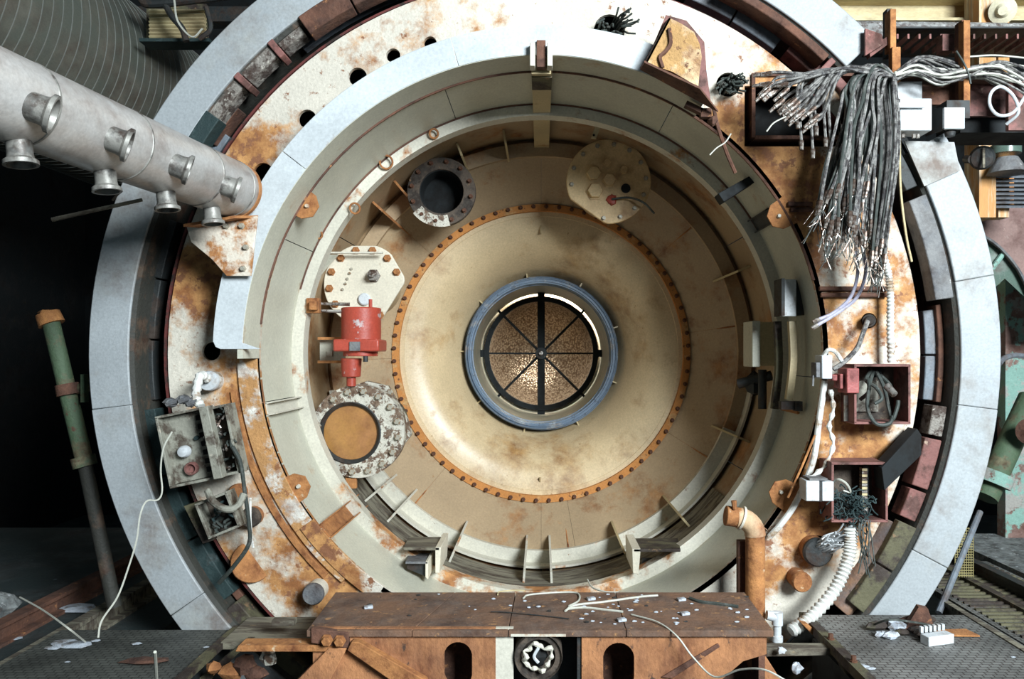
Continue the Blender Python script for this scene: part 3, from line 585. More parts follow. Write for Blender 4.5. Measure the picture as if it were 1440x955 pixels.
# dark port
dp = thing('open_port', 'dark open flanged port left of the overhead rail', 'port', W(620, 318, 6.0))
c = W(621, 270, 6.0); kk = 6./F
part('port_flange', MB().lathe([(31*kk, 5.98), (48*kk, 5.98), (48*kk, 6.04), (31*kk, 6.04)], 0, 360, 48, cx=c.x, cz=c.z), m_boxb, dp, bevel=.004)
part('port_barrel', MB().lathe([(30*kk, 6.0), (33*kk, 6.0), (33*kk, 6.38), (30*kk, 6.38)], 0, 360, 40, cx=c.x, cz=c.z), m_black, dp)
part('port_bottom', MB().cyl(c+Vector((0,.2,0)), c+Vector((0,.23,0)), 31*kk, 31*kk, 32), m_black, dp)
for i in range(12):
    sn, cs_ = sincos(i*30+10); inst('bolt', bolt_r, dp, (c.x+sn*42*kk, 5.98, c.z+cs_*42*kk))
part('patch', MB().lathe([(34*kk, 5.965), (50*kk, 5.965), (50*kk, 5.98), (34*kk, 5.98)], 165, 232, 14, cx=c.x, cz=c.z), m_flake, dp, 'pale flaked patch')
hb = thing('hanging_bracket', 'cream bent bracket hanging above the tan round hatch', 'bracket', W(836, 195, 5.6))
part('bracket_arm', MB().slab([W(842,166,5.55), W(850,166,5.55), W(838,195,5.6), W(831,194,5.6)], (0,.02,0)), m_cream, hb); part('bracket_foot', MB().box(W(843,160,5.5), (.075,.08,.05)), m_moss, hb); part('bracket_hole', MB().cyl(W(835,190,5.585), W(835,190,5.575), .009, .009, 8), m_black, hb)
# right-hand inside boxes
bx = thing('wall_box', 'olive steel box on the shaded right chamber wall', 'box', W(1072, 516, 5.45))
part('box_body', MB().box(W(1074,484,5.5), (.17, .22, .30)), m_cream, bx, bevel=.006); part('box_door', MB().box(W(1057,484,5.47), (.055, .24, .31)), m_bore, bx, bevel=.005)
bx = thing('wall_box', 'pale fronted metal box on the shaded right bore wall above the olive box', 'box', W(1110, 445, 5.0))
part('box_body', MB().box(W(1124,420,5.08), (.12,.2,.22)), m_dark, bx, bevel=.005); part('box_door', MB().box(W(1108,419,4.95), (.10,.02,.23)), m_white, bx, bevel=.004); part('box_edge', MB().box(W(1096,419,4.98), (.02,.16,.23)), m_dark, bx)
for (px, y0, y1, D, mt, lb) in ((1113,452,562,5.0,m_cream,'long olive bar standing on the right bore wall under the pale box'),(1093,452,575,5.15,m_moss,'dark olive bar at the right lip below the olive box')):
    solo('wall_bar', MB().tube([W(px, y0, D), W(px+2,(y0+y1)/2, D), W(px-4, y1, D)], .03, 4, 4), mt, lb, 'bar')
solo('valve', MB().rock(W(1060,540,5.6), .09, (1,.8,1), 9).cyl(W(1038,540,5.6), W(1085,528,5.5), .035, .035, 14).cyl(W(1072,520,5.5), W(1072,575,5.5), .03, .03, 12), m_dark, 'dark valve fitting under the olive wall box', 'valve')
solo('bar_foot', MB().box(W(1108,570,4.95), (.10,.06,.05)).box(W(1122,571,4.92), (.04,.06,.06)), m_dark, 'dark clamp under the olive bars on the right bore wall', 'clamp')
for (a, D1, D2, lb) in ((103, 4.95, 5.3, 'thin rusty strip on the lower right bore wall under the dark clamp'), ):
    sn, cs_ = sincos(a); solo('thin_strip', MB().tube([(sn*1.64, D1, ZC+cs_*1.64), (sn*1.64, D2, ZC+cs_*1.64)], .01, 5, 1), m_orange, lb, 'strip')
solo('flat_bar', MB().slab([W(1010,272,4.85), W(1062,243,4.85), W(1068,252,4.85), W(1018,284,4.85)], (0,.12,0)), m_black, 'dark flat arm across the upper right bore wall', 'arm', bevel=.004)
solo('twisted_rod', MB().tube([W(1003,150,4.55), W(1010,180,4.55), W(1022,215,4.6), W(1034,243,4.65)], .011, 6), m_brown, 'thin rusty rod bent down from the flaking box over the bore', 'rod')
solo('frayed_wire', MB().tube([W(998,218,4.5), W(1008,208,4.5), W(1020,200,4.5), W(1028,188,4.5)], .004, 5), m_wire, 'short frayed white wire near the bent rusty rod', 'wire')
# ------------------------------------------------------------ upper right flaking box on the collar
fb = thing('flaking_box', 'flaking ochre metal box fixed at the top right end of the white collar', 'box', W(945, 135, 4.35))
part('box_front', sheet([poly([(941,25),(958,33),(976,45),(984,62),(987,80),(984,100),(982,122),(946,101),(908,88)], 4.30)], 4.30, 4.315), m_flak, fb)
part('box_side', MB().slab([W(941,25,4.30), W(908,88,4.30), W(903,92,4.45), W(936,30,4.45)], (.012,0,0.002)), m_brown, fb)
part('box_bottom', MB().slab([W(906,88,4.29), W(984,125,4.29), W(1010,158,4.44), W(900,98,4.44)], (0,0,.012)), m_brown, fb, 'dark rusty underside')
part('box_back', sheet([poly([(936,22),(965,30),(990,60),(993,100),(1000,150),(905,95)], 4.44)], 4.43, 4.445), m_maroon, fb)
part('flake_edge', MB().tube([W(941,40,4.29), W(943,60,4.29), W(936,72,4.29), W(928,80,4.29), W(932,95,4.29)], .012, 5), m_brown, fb)
solo('broken_bracket', MB().box(W(975,152,4.5), (.10,.05,.03), Matrix.Rotation(.45, 3, 'Y')).box(W(992,160,4.5), (.06,.05,.05)).rock(W(1002,170,4.5), .03, (1,1,1), 3), m_brown, 'broken brown bracket below the flaking ochre box', 'bracket')
# ------------------------------------------------------------ plate fittings
def bunch(px, py, rpx, D, n, mat, name, label, cat='cable', spread=1., ln=.12, dirv=(0,-1,-.2), rr=.006, seed=1):
    q = random.Random(seed); mb = MB()
    for i in range(n):
        a = q.uniform(0, 6.28); k = rpx*math.sqrt(q.random())*D/F; c = W(px, py, D)+Vector((k*math.cos(a), 0, k*math.sin(a)))
        d = Vector(dirv).normalized()*ln*q.uniform(.6, 1.1)+Vector((math.cos(a), 0, math.sin(a)))*spread*k*.5
        mb.tube([c+Vector((0,.06,0)), c+d*.4, c+d*.8+Vector((q.uniform(-.02,.02),0,q.uniform(-.02,.01))), c+d+Vector((q.uniform(-.03,.03),0,q.uniform(-.03,.01)))], rr, 5, 3)
    o = solo(name, mb, mat, label, cat); o['kind'] = 'stuff'; return o
bunch(1024, 119, 13, D0, 46, m_dcable, 'wire_bunch', 'round tuft of cut dark wires right of the flaking ochre box', spread=.6)
bunch(858, 42, 17, D0-.02, 34, m_dcable, 'wire_bunch', 'tuft of cut dark wires above the white collar', dirv=(.3,-1,.0), ln=.13)
bunch(1152, 772, 12, D0-.08, 46, m_white, 'wire_bunch', 'bunch of cut white wires out of the rusty stub, lower right', dirv=(.45,-.6,.55), ln=.2, rr=.0045)
def stub(name, px, py, rpx, D, ln, mat, label, cat, cmat=None, tilt=(0,0)):
    c = W(px, py, D-ln); e = Vector((c.x-tilt[0], D+.02, c.z-tilt[1])); k = rpx*(D-ln)/F
    t = thing(name, label, cat, c-Vector((0,0,k)))
    part('tube', MB().cyl(e, c, k*.96, k*.96, 26), mat, t); part('cap', MB().rev(c, c+(c-e), [(k*1.02,-.02),(k*1.02,0),(k*.9,.012),(k*.01,.014)], 26), cmat or mat, t); return t
stub('capped_stub', 440, 836, 15, D0, .12, m_lip, 'pipe stub with a peeling grey cap at the left end of the rusty beam', 'stub', m_slab)
stub('capped_stub', 1128, 819, 14, D0, .12, m_orange, 'rusty capped pipe stub at the lower right of the face plate', 'stub')
stub('short_stub', 1150, 777, 20, D0, .10, m_orange, 'wide rusty stub holding the cut white wires', 'stub', m_dark)
stub('capped_stub', 293, 536, 14, D0, .09, m_conduit, 'white bulbous cable gland on the left face plate', 'stub', m_white)
stub('round_disc', 333, 693, 12, D0, .05, m_orange, 'orange rusty disc between the two left junction boxes', 'disc')
stub('round_disc', 352, 728, 14, D0, .07, m_orange, 'dark centred rusty gland right of the lower left junction box', 'disc', m_boxb)
solo('rust_disc', MB().cyl(W(355,790,D0), W(355,790,D0-.008), 29*D0/F, 28*D0/F, 36), m_orange, 'large flat rust coloured disc on the lower left plate', 'disc')
solo('cable_gland', MB().cyl(W(1222,451,D0+.05), W(1222,451,D0-.07), .04, .036, 20).cyl(W(1222,451,D0-.07), W(1222,451,D0-.09), .028, .02, 14), m_dark, 'dark cable gland in the orange plate right of the lilac cables', 'gland')
for (x0, x1, y, lb) in ((1152,1250,406,'upper of two rusty bars on the right plate below the hanging cables'),(1154,1248,415,'lower of two rusty bars on the right plate below the hanging cables'),(1108,1142,287,'upper short rusty bar behind the cable ends'),(1112,1142,295,'lower short rusty bar behind the cable ends')):
    solo('rusty_bar', MB().cyl(W(x0,y,D0-.025), W(x1,y,D0-.025), .014, .014, 10), m_brown, lb, 'bar')
# recessed dark box behind the cables
rb = thing('recess_box', 'black recessed box behind the hanging cable bundle', 'box', W(1114, 206, D0))
for (x, y, w, h) in ((1114,121,136,5),(1114,206,136,5),(1047,163,5,90),(1182,163,5,90)):
    part('side', MB().box(W(x, y, D0+.19), (w*D0/F, .42, h*D0/F)), m_brown, rb)
part('back', MB().box(W(1114,163,D0+.4), (135*D0/F,.02,86*D0/F)), m_black, rb)
# ------------------------------------------------------------ junction boxes
def open_box(name, label, x0, y0, x1, y1, D, dep, mat, imat, rot=0, wall=.014):
    c = W((x0+x1)/2, (y0+y1)/2, D); w = (x1-x0)*D/F; h = (y1-y0)*D/F; M = Matrix.Rotation(math.radians(rot), 3, 'Y')
    t = thing(name, label, 'box', c-Vector((0,-dep,h/2)))
    def b(cx, cy, cz, d): return MB().box(c+M@Vector((cx, cy, cz)), d, M)
    part('back', b(0, dep-.006, 0, (w, .012, h)), imat, t)
    part('side', b(0, dep/2, h/2, (w+wall, dep, wall)), mat, t, bevel=.002); part('side', b(0, dep/2, -h/2, (w+wall, dep, wall)), mat, t, bevel=.002)
    part('side', b(-w/2, dep/2, 0, (wall, dep, h)), mat, t, bevel=.002); part('side', b(w/2, dep/2, 0, (wall, dep, h)), mat, t, bevel=.002)
    return t, c, M, w, h, b
# left upper
t, c, M, w, h, b = open_box('junction_box', 'open grey junction box with a row of square holes on the left seal channel', 229, 580, 292, 680, 4.38, .16, m_box, m_box, -12)
part('panel', b(-.0, .07, 0, (w*.95, .012, h*.95)), m_box, t)
for i in range(7): part('square_hole', b(w*.33, .062, h*(.38-.125*i), (.032, .008, .028)), m_black, t)
part('white_knob', MB().rev(c+M@Vector((-.03,.06,-.02)), c+M@Vector((-.03,-1,-.02)), [(.034,0),(.034,.03),(.026,.045),(.01,.05)], 20), m_white, t, 'round white knob')
part('lamp_socket', MB().rev(c+M@Vector((-.01,.06,-.12)), c+M@Vector((-.01,-1,-.12)), [(.036,0),(.036,.03),(.026,.03),(.02,.01)], 18), m_maroon, t)
part('small_screw', MB().cyl(c+M@Vector((.05,.06,.04)), c+M@Vector((.05,.04,.04)), .014, .012, 10), m_teal, t)
part('open_lid', b(w*.5+.045, -.03, 0, (.05, .07, h*1.02)), m_box, t, bevel=.004)
# left upper wiring half
t, c, M, w, h, b = open_box('terminal_box', 'narrow dark terminal box stuffed with wire ends beside the left junction box', 297, 572, 326, 668, 4.42, .14, m_box, m_boxb, -12)
q = random.Random(3)
for i in range(26):
    x, z = q.uniform(-w*.4, w*.4), q.uniform(-h*.42, h*.45); dx, dz = q.uniform(-.05, .05), q.uniform(-.06, .02)
    part('wire_end', MB().tube([c+M@Vector((x, .12, z)), c+M@Vector((x+dx*.5, .02, z+dz*.2)), c+M@Vector((x+dx, -.03+q.uniform(0,.05), z+dz))], .006, 5, 3), m_conn if i % 2 else m_dcable, t)
# lower left box
t, c, M, w, h, b = open_box('junction_box', 'small open junction box with dark wiring below the left one', 283, 700, 328, 750, 4.45, .12, m_box, m_boxb, -22)
for i in range(12):
    x, z = q.uniform(-w*.4, w*.4), q.uniform(-h*.42, h*.45); dx, dz = q.uniform(-.05, .05), q.uniform(-.06, .03)
    part('wire_end', MB().tube([c+M@Vector((x, .1, z)), c+M@Vector((x+dx*.5, .0, z+dz*.2)), c+M@Vector((x+dx, .02, z+dz))], .008, 5, 3), m_dcable if i % 3 else m_teal, t)
solo('support_bracket', MB().slab([W(258,712,4.55), W(280,705,4.55), W(300,760,4.55), W(285,765,4.55)], (0,.06,0)), m_moss, 'dark olive bracket carrying the small left junction box', 'bracket', bevel=.003)
# right upper box
t, c, M, w, h, b = open_box('junction_box', 'brown open junction box with looping dark cables on the right plate', 1203, 514, 1279, 595, 4.50, .2, m_maroon, m_boxb, 0)
part('mount_plate', b(-.03, .17, -.02, (w*.5, .01, h*.55)), m_box, t)
for k_, pts in enumerate((((1228,522),(1222,545),(1220,575),(1232,596),(1250,596),(1256,585)), ((1232,522),(1243,545),(1250,575),(1255,590),(1262,572),(1263,563)), ((1225,520),(1218,535),(1232,545),(1240,560),(1230,568)), ((1238,528),(1250,540),(1258,555)), ((1210,562),(1222,550),(1220,532)))):
    tt = solo('looped_cable', MB().tube([W(x, y, 4.62-.05*min(i, 3)) for i, (x, y) in enumerate(pts)], .011, 8), m_dcable, 'dark looped cable inside the brown open junction box', 'cable', 'looped cables in the brown junction box')
solo('connector_plug', MB().cyl(W(1247,543,4.5), W(1258,555,4.45), .022, .02, 12), m_conn, 'silver plug at the end of a cable in the brown box', 'plug')
solo('knocked_hole_rim', MB().cyl(W(1230,521,4.66), W(1230,521,4.64), .04, .04, 18), m_black, 'black knocked-out hole at the top of the brown junction box', 'hole')
# right lower box
t, c, M, w, h, b = open_box('junction_box', 'brown open box stuffed with a tangle of green wires, lower right', 1171, 652, 1247, 733, 4.48, .2, m_maroon, m_boxb, 0)
for i in range(14): part('terminal', b(w*.20, .10, h*(.36-.055*i), (.03, .04, .014)), m_conn if i % 2 else m_yellow, t)
part('terminal_rail', b(w*.24, .12, 0, (.03, .05, h*.85)), m_dark, t)
q = random.Random(11); mb = MB()
for i in range(70):
    p = c+Vector((q.uniform(-.13,.05), q.uniform(-.02,.1), q.uniform(-.16,-.02))); pts = [p]
    for j in range(4): p = p+Vector((q.uniform(-.05,.05), q.uniform(-.03,.03), q.uniform(-.045,.04))); pts.append(p)
    mb.tube(pts, .004, 4, 3)
solo('wire_tangle', mb, m_teal, 'tangle of dark green wires filling the lower right box', 'wires', kind='stuff')
mb = MB()
for i in range(9):
    p = c+Vector((q.uniform(-.01,.05), q.uniform(-.03,.0), -.15)); mb.tube([p, p+Vector((q.uniform(-.03,.03),-.02,-.08)), p+Vector((q.uniform(-.04,.04),-.02,-.2-q.uniform(0,.12)))], .004, 4, 3)
solo('trailing_wires', mb, m_dcable, 'dark wires trailing below the lower right box', 'wires', kind='stuff')
solo('white_loop_wire', MB().tube([W(1170,680,4.5), W(1178,674,4.44), W(1190,680,4.42), W(1196,692,4.44), W(1186,690,4.45)], .006, 5), m_wire, 'pale looping wire over the green tangle in the lower right box', 'wire')
# small boxes right
solo('red_box', MB().box(W(1193,535,4.55), (.07,.14,.14)).box(W(1179,536,4.56), (.02,.10,.085)).box(W(1171,531,4.56), (.03,.07,.035)), m_maroon, 'small red-brown switch box left of the brown junction box', 'box', bevel=.005).data.materials[0] = pmat('dull_red_box', (.40,.10,.09), (.25,.07,.06), .4, 9, rough=.5)
wb = thing('white_switch_box', 'small white switch box at the bore edge beside the red-brown box', 'box', W(1155,532,4.55))
part('box_body', MB().box(W(1158,516,4.57), (.06,.12,.135)), m_white, wb, bevel=.006); part('box_side', MB().box(W(1147,520,4.57), (.025,.09,.085)), m_slab, wb, bevel=.004); part('peg', MB().cyl(W(1144,528,4.55), W(1143,543,4.55), .006, .006, 6), m_slab, wb)
wb = thing('white_breaker_box', 'pale two-part box fixed left of the green wire box', 'box', W(1150,705,4.5))
part('box_body', MB().box(W(1138,688,4.5), (.075,.12,.115)), m_white, wb, bevel=.005); part('gap_plate', MB().box(W(1148,688,4.5), (.03,.10,.12)), m_dark, wb); part('box_half', MB().box(W(1160,689,4.5), (.065,.10,.11)), m_white, wb, bevel=.004); part('box_roof', MB().box(W(1146,672,4.5), (.10,.12,.012)), m_slab, wb)
solo('black_beam', MB().slab([W(1240,658,4.45), W(1290,603,4.55), W(1296,612,4.55), W(1296,640,4.55), W(1244,690,4.45)], (0,.12,0)), m_black, 'black steel arm from the green wire box to the seal channel', 'arm', bevel=.004)
solo('tie_post', MB().cyl(W(1190,556,4.6), W(1190,592,4.6), .014, .014, 8), m_conduit, 'short rusty white pipe under the small red-brown switch box', 'pipe')
# conduits
def ribbed(pts, r, pitch, n=12):
    base = MB(); base.tube(pts, r, n, 10); return base
def corr(name, pts, r, mat, label, sub=40):
    amp = r*.16
    mb = MB(); mb.tube([Vector(p) for p in pts], (lambda i, m: r+amp*(1 if i % 2 else -1)), 12, sub); return solo(name, mb, mat, label, 'conduit')
corr('flexible_conduit', [W(1196,742,4.5), W(1196,768,4.5), W(1188,800,4.48), W(1170,835,4.45), W(1140,868,4.4), W(1112,888,4.35)], .034, m_conduit, 'ribbed white flexible conduit curving down below the green wire box', 12)
corr('flexible_conduit', [W(1236,340,4.6), W(1248,380,4.6), W(1252,415,4.6), W(1252,460,4.6), W(1253,510,4.6)], .02, m_conduit, 'pale flexible conduit running down to the brown junction box', 16)
corr('flexible_conduit', [W(1212,230,4.5), W(1214,270,4.55), W(1222,315,4.6), W(1236,342,4.6)], .02, m_conduit, 'upper pale flexible conduit emerging behind the hanging cables', 16)
solo('edge_pipe', MB().tube([W(1160,535,4.62), W(1152,590,4.62), W(1143,650,4.62), W(1120,705,4.62), W(1100,735,4.62), W(1082,755,4.64)], .018, 10), m_conduit, 'thin white pipe following the right bore edge down', 'pipe')
solo('edge_pipe', MB().tube([W(1146,612,4.58), W(1128,655,4.58), W(1108,700,4.58)], .007, 8), m_orange, 'thin orange rod beside the white pipe on the right bore edge', 'pipe')
solo('rag_cable', MB().tube([W(1168,548,4.58), W(1172,575,4.58), W(1166,600,4.58), W(1172,625,4.58), W(1160,655,4.56), W(1140,672,4.54)], (lambda i, m: .012+.006*math.sin(i*1.7)), 8), m_conduit, 'ragged white cable hanging between the white boxes', 'cable')
solo('gland_cable', MB().tube([W(1220,452,4.6), W(1213,470,4.55), W(1205,490,4.55), W(1188,508,4.52), W(1172,520,4.52)], .014, 8), m_cable, 'grey cable drooping from the dark gland to the white switch box', 'cable')
solo('curl_cable', MB().tube([W(1158,500,4.55), W(1165,492,4.52), W(1175,495,4.52), W(1184,508,4.52)], .012, 8), m_conduit, 'short white cable curling over the white switch box', 'cable')
for dx, lb in ((0, 'left of the two lilac cables curving down from the hanging bundle'), (10, 'right of the two lilac cables curving down from the hanging bundle')):
    t = thing('lilac_cable', lb, 'cable', W(1150+dx, 457, 4.5))
    P = [W(1203+dx*.3,325,4.48), W(1204+dx,355,4.48), W(1206+dx*1.1,385,4.5), W(1196+dx*.9,418,4.5), W(1172+dx*.6,440,4.52), W(1152-dx*.2,449+dx*.8,4.52)]
    part('sheath', MB().tube(P, .010, 8), m_lilac, t); part('plug', MB().cyl(P[-1], P[-1]+(P[-1]-P[-2]).normalized()*.04, .014, .012, 8), m_conn, t)
# left cables
solo('gland_hose', MB().tube([W(292,533,4.58), W(282,528,4.5), W(277,545,4.45), W(276,560,4.42), W(283,572,4.40)], (lambda i, m: .024+.004*math.sin(i*2.1)), 10), m_conduit, 'white wrapped hose from the gland down to the left junction box', 'hose')
solo('grey_loop_cable', MB().tube([W(292,690,4.42), W(300,706,4.38), W(318,716,4.36), W(334,712,4.38), W(343,695,4.42)], .02, 10), m_box, 'thick grey loop cable over the small left junction box', 'cable')
solo('black_cable', MB().tube([W(327,628,4.38), W(338,650,4.4), W(344,690,4.42), W(350,735,4.45), W(350,765,4.48), W(330,795,4.5), W(308,820,4.55)], .012, 8), m_dcable, 'black cable running from the terminal box down the left plate', 'cable')
solo('black_cable', MB().tube([W(352,700,4.5), W(352,735,4.5), W(356,770,4.52)], .008, 6), m_conduit, 'short pale cable beside the rusty gland, lower left', 'cable')
for i, (x, y) in enumerate(((240,566),(258,562),(270,566))):
    solo('cable_fitting', MB().rock(W(x, y, 4.42), .035, (1.2,1,.8), i).cyl(W(x-6,y+3,4.4), W(x+8,y-2,4.4), .015, .015, 8), m_slab, ('leftmost', 'middle', 'rightmost')[i]+' grey cable fitting on top of the left junction box', 'fitting')
solo('thin_wire', MB().tube([W(242,607,4.28), W(230,630,4.25), W(226,660,4.25), W(228,690,4.22), W(222,703,4.2), W(206,705,4.15), W(197,725,4.1), W(192,760,4.0), W(180,800,3.9), W(165,840,3.8), W(143,873,3.7), W(138,897,3.65)], .0042, 5), m_wire, 'thin pale wire falling from the left junction box to the tread plate', 'wire')
solo('thin_wire', MB().tube([W(28,840,4.5), W(60,858,4.3), W(95,883,4.1), W(120,903,4.3)], .005, 5), m_wire, 'pale wire crossing the left rails', 'wire')
# ------------------------------------------------------------ orange elbow
el = thing('elbow_pipe', 'rust and primer elbow pipe rising at the right end of the beam', 'pipe', W(1058, 870, 4.42))
De = 4.42; ke = De/F
part('riser', MB().cyl(W(1062,880,De), W(1062,753,De), 13.5*ke, 13.5*ke, 24), m_orange, el, 'rusty riser')
arc = [W(1062-26+26*math.cos(t), 753-25*math.sin(t), De) for t in [math.pi/2*i/8 for i in range(9)]]
part('elbow', MB().tube(arc, 14.5*ke, 24, 1), m_elbow, el, 'smooth primer coloured elbow')
part('collar', MB().cyl(W(1041,728,De), W(1020,725,De), 14*ke, 14*ke, 24), m_orange, el, 'rusty collar', .004)
part('clamp_band', MB().cyl(W(1044,729,De), W(1041,728,De), 17*ke, 17*ke, 24), m_lip, el); part('clamp_screw', MB().cyl(W(1033,716,De-.04), W(1032,704,De-.04), .012, .016, 8), m_orange, el)
solo('square_post', MB().box(W(1043,812,4.5), (.05,.05,.42)), m_brown, 'dark brown square post left of the elbow pipe', 'post', bevel=.003)
solo('cap_fitting', MB().rev(W(1093,866,4.35), W(1093,900,4.35), [(.02,-.02),(.03,-.02),(.03,.05),(.022,.05),(.022,.11),(.03,.11),(.03,.14),(.018,.14),(.018,.2)], 14).cyl(W(1078,865,4.35), W(1095,868,4.35), .026,.03,12), m_white, 'white threaded fitting beside the right end of the beam', 'fitting')
# ------------------------------------------------------------ hanging cables
q = random.Random(5)
def hang(x0, y0, xm, ym, x1, y1, dD, grp, lab, r=.0085, bend=0):
    D = 4.42-dD
    P = [W(1262, 112, D+.12), W((x0+1250)/2, 100+q.uniform(-9,4), D+.02), W(x0, y0+6, D), W((x0+xm)/2+q.uniform(-3,7), (y0+ym)/2, D-.02), W(xm, ym, D-.02), W((xm+x1)/2+q.uniform(-5,3), (ym+y1)/2, D), W(x1, y1, D)]
    if abs(x0-1250) < 18: P = [W(1258, 108, D+.08), W(x0, y0, D), W(xm, ym, D-.02), W(x1, y1, D)]
    t = thing('hanging_cable', lab, 'cable', P[-1], grp)
    part('sheath', MB().tube(P, r, 6, 5), m_cable if q.random() < .72 else m_dcable, t)
    d = (P[-1]-P[-2]).normalized()
    part('connector', MB().rev(P[-1]-d*.02, P[-1]+d, [(r*1.3,0),(r*1.6,.01),(r*1.6,.05),(r*1.15,.055),(r*1.15,.085)], 8), m_conn, t)
    for j in range(3):
        e = P[-1]+d*.07; part('bare_wire', MB().tube([e, e+d*.03+Vector((q.uniform(-.012,.012),0,0)), e+d*q.uniform(.06,.15)+Vector((q.uniform(-.05,.05),q.uniform(-.03,.03),0))], .0024, 4, 2), m_conn if j == 2 else m_dcable, t)
LG = 'braided cables hanging in a long bundle'; LL = 'grey braided cable hanging in the long dense bundle right of the black recess'
for i in range(54):
    u = (i+.5)/54
    x1 = 1152+u*76+q.uniform(-5,5); y1 = 262+q.uniform(-10,74)*(1 if u > .1 else .6); x0 = 1186+u*58; xm = 1170+u*66+q.uniform(-9,9)
    hang(x0+q.uniform(-3,3), 106+q.uniform(0,10)+ (8 if u < .2 else 0), xm+10*(1-u), 190+q.uniform(-14,14), x1, y1, q.uniform(0,.16), LG, LL)
SG2 = 'braided cables hanging straight at the post'; SL = 'grey braided cable hanging straight down beside the rusty post'
for i in range(14):
    x = 1226+i*2.0; hang(x+8, 118+q.uniform(-4,6), x+12+q.uniform(-2,2), 210, 1226+i*1.4+q.uniform(-2,2), 345+q.uniform(-10,22), q.uniform(.02,.14), SG2, SL)
G3 = 'short braided cables fanning left'; L3 = 'short braided cable with a bare plug fanning left over the black recess'
for i in range(26):
    u = i/26; D = 4.38-q.uniform(0,.12)
    xe = 1076+u*76+q.uniform(-5,5); ye = 108+u*52+q.uniform(-8,22)
    P = [W(1258, 108, D+.1), W(1215, 99+q.uniform(-4,3), D), W(1150+u*35, 101+q.uniform(-3,6), D), W(xe+14, ye-12 if ye > 120 else ye-2, D-.01), W(xe, ye, D)]
    t = thing('short_cable', L3, 'cable', P[-1], G3); part('sheath', MB().tube(P, .0085, 6, 5), m_cable, t); d = (P[-1]-P[-2]).normalized()
    part('connector', MB().rev(P[-1]-d*.02, P[-1]+d, [(.011,0),(.0135,.01),(.0135,.06),(.0095,.065),(.0095,.10)], 8), m_conn, t)
for x, y1 in ((1127,210),(1143,222),(1161,206),(1168,208),(1122,180),(1148,190)):
    P = [W(1250,106,4.4), W(1200,100,4.32), W(x+12,104,4.3), W(x-2,140,4.3), W(x, y1-12, 4.3)]
    t = thing('dangling_cable', 'longer cable drooping from the left fan in front of the black recess', 'cable', P[-1], 'cables drooping over the recess')
    part('sheath', MB().tube(P, .008, 6, 5), m_cable, t); part('connector', MB().cyl(P[-1], P[-1]+Vector((0,0,-.05)), .013, .011, 8), m_conn, t)
solo('thin_wire', MB().tube([W(1105,164,4.3), W(1088,173,4.28), W(1078,185,4.28)], .004, 5), m_wire, 'short pale green wire poking out over the black recess', 'wire')
solo('slim_rod', MB().tube([W(1265,165,4.45), W(1266,260,4.45), W(1274,330,4.48), W(1282,368,4.5)], .007, 6), m_yellow, 'thin pale rod hanging in front of the right seal channel', 'rod')
solo('steel_sheet', MB().slab([W(1272,198,4.58), W(1342,200,4.58), W(1350,240,4.58), W(1300,262,4.58)], (0,.01,0)), m_ring, 'scuffed pale plate where the outer ring meets the cable tray', 'plate')
# ------------------------------------------------------------ upper-right cable tray and clutter
mb = MB()
post = thing('rusty_post', 'tall rusty bracket post at the left end of the cable tray', 'post', W(1258,110,4.7))
part('upright', MB().box(W(1252,45,4.7), (.035,.08,.24)).box(W(1258,92,4.65), (.05,.05,.20)), m_orange, post, bevel=.003); part('backing', MB().box(W(1248,48,4.76), (.03,.06,.28)), m_dark, post)
post = thing('rusty_post', 'tall rusty upright post of the cable tray left of the brown panel', 'post', W(1356,150,4.5))
part('upright', MB().box(W(1356,92,4.6), (.038,.06,.50)), m_orange, post, bevel=.003); part('backing', MB().box(W(1350,92,4.65), (.02,.08,.50)), m_brown, post)
solo('short_post', MB().box(W(1329,63,4.75), (.07,.08,.10)), m_maroon, 'short maroon block on the cable tray between the posts', 'block', bevel=.003)
solo('slanted_bar', MB().slab([W(1222,68,4.62), W(1250,50,4.7), W(1252,60,4.7), W(1224,80,4.62)], (0,.05,0)), m_maroon, 'dark maroon arm from the outer ring to the rusty post', 'arm')
solo('corner_plate', MB().slab([W(1217,40,4.55), W(1240,48,4.62), W(1243,62,4.62), W(1217,78,4.55)], (0,.02,0)), m_maroon, 'maroon corner plate at the top right of the outer ring', 'plate')
solo('insulated_pipe', MB().cyl(W(1165,42,5.6), W(1620,48,5.6), .062, .062, 24), m_foil, 'silver foil lagged pipe running across the top right', 'pipe')
yb = thing('yellow_beam', 'yellow painted girder across the top right corner', 'beam', W(1300, 30, 6.0))
part('web', MB().box(W(1340,14,6.05), (2.4,.04,.2)), m_yellow, yb); part('upper_flange', MB().box(W(1340,2,5.98), (2.4,.14,.02)), m_yellow, yb); part('lower_flange', MB().box(W(1340,32,5.98), (2.4,.14,.02)), m_yellow, yb); part('upper_web', MB().box(W(1340,-20,6.05), (2.4,.04,.2)), m_yellow, yb)
solo('orange_column', MB().box(W(1378,140,5.8), (.12,.2,1.75)).box(W(1405,140,5.85), (.08,.12,1.75)), m_opost, 'orange streaked column at the right behind the cable tray', 'column')
solo('yellow_column', MB().box(W(1416,210,6.1), (.05,.1,.9)), m_orange, 'thin rusty upright right of the orange column', 'column')
solo('round_flange', MB().rev(W(1410,15,5.65), W(1410,15,4), [(.09,0),(.09,.05),(.05,.06),(.03,.09)], 24), m_brick, 'round cream wheel on top of the orange column', 'wheel')
gr = thing('grated_shelf', 'shelf grating above the cable tray under the lagged pipe', 'grating', W(1340, 75, 5.0))
part('shelf', MB().box(W(1360,60,5.3), (1.2,.5,.01)), m_dark, gr)
for i in range(16): part('grate_bar', MB().box(W(1250+i*15,62,5.1), (.012,.25,.03)), m_maroon, gr)
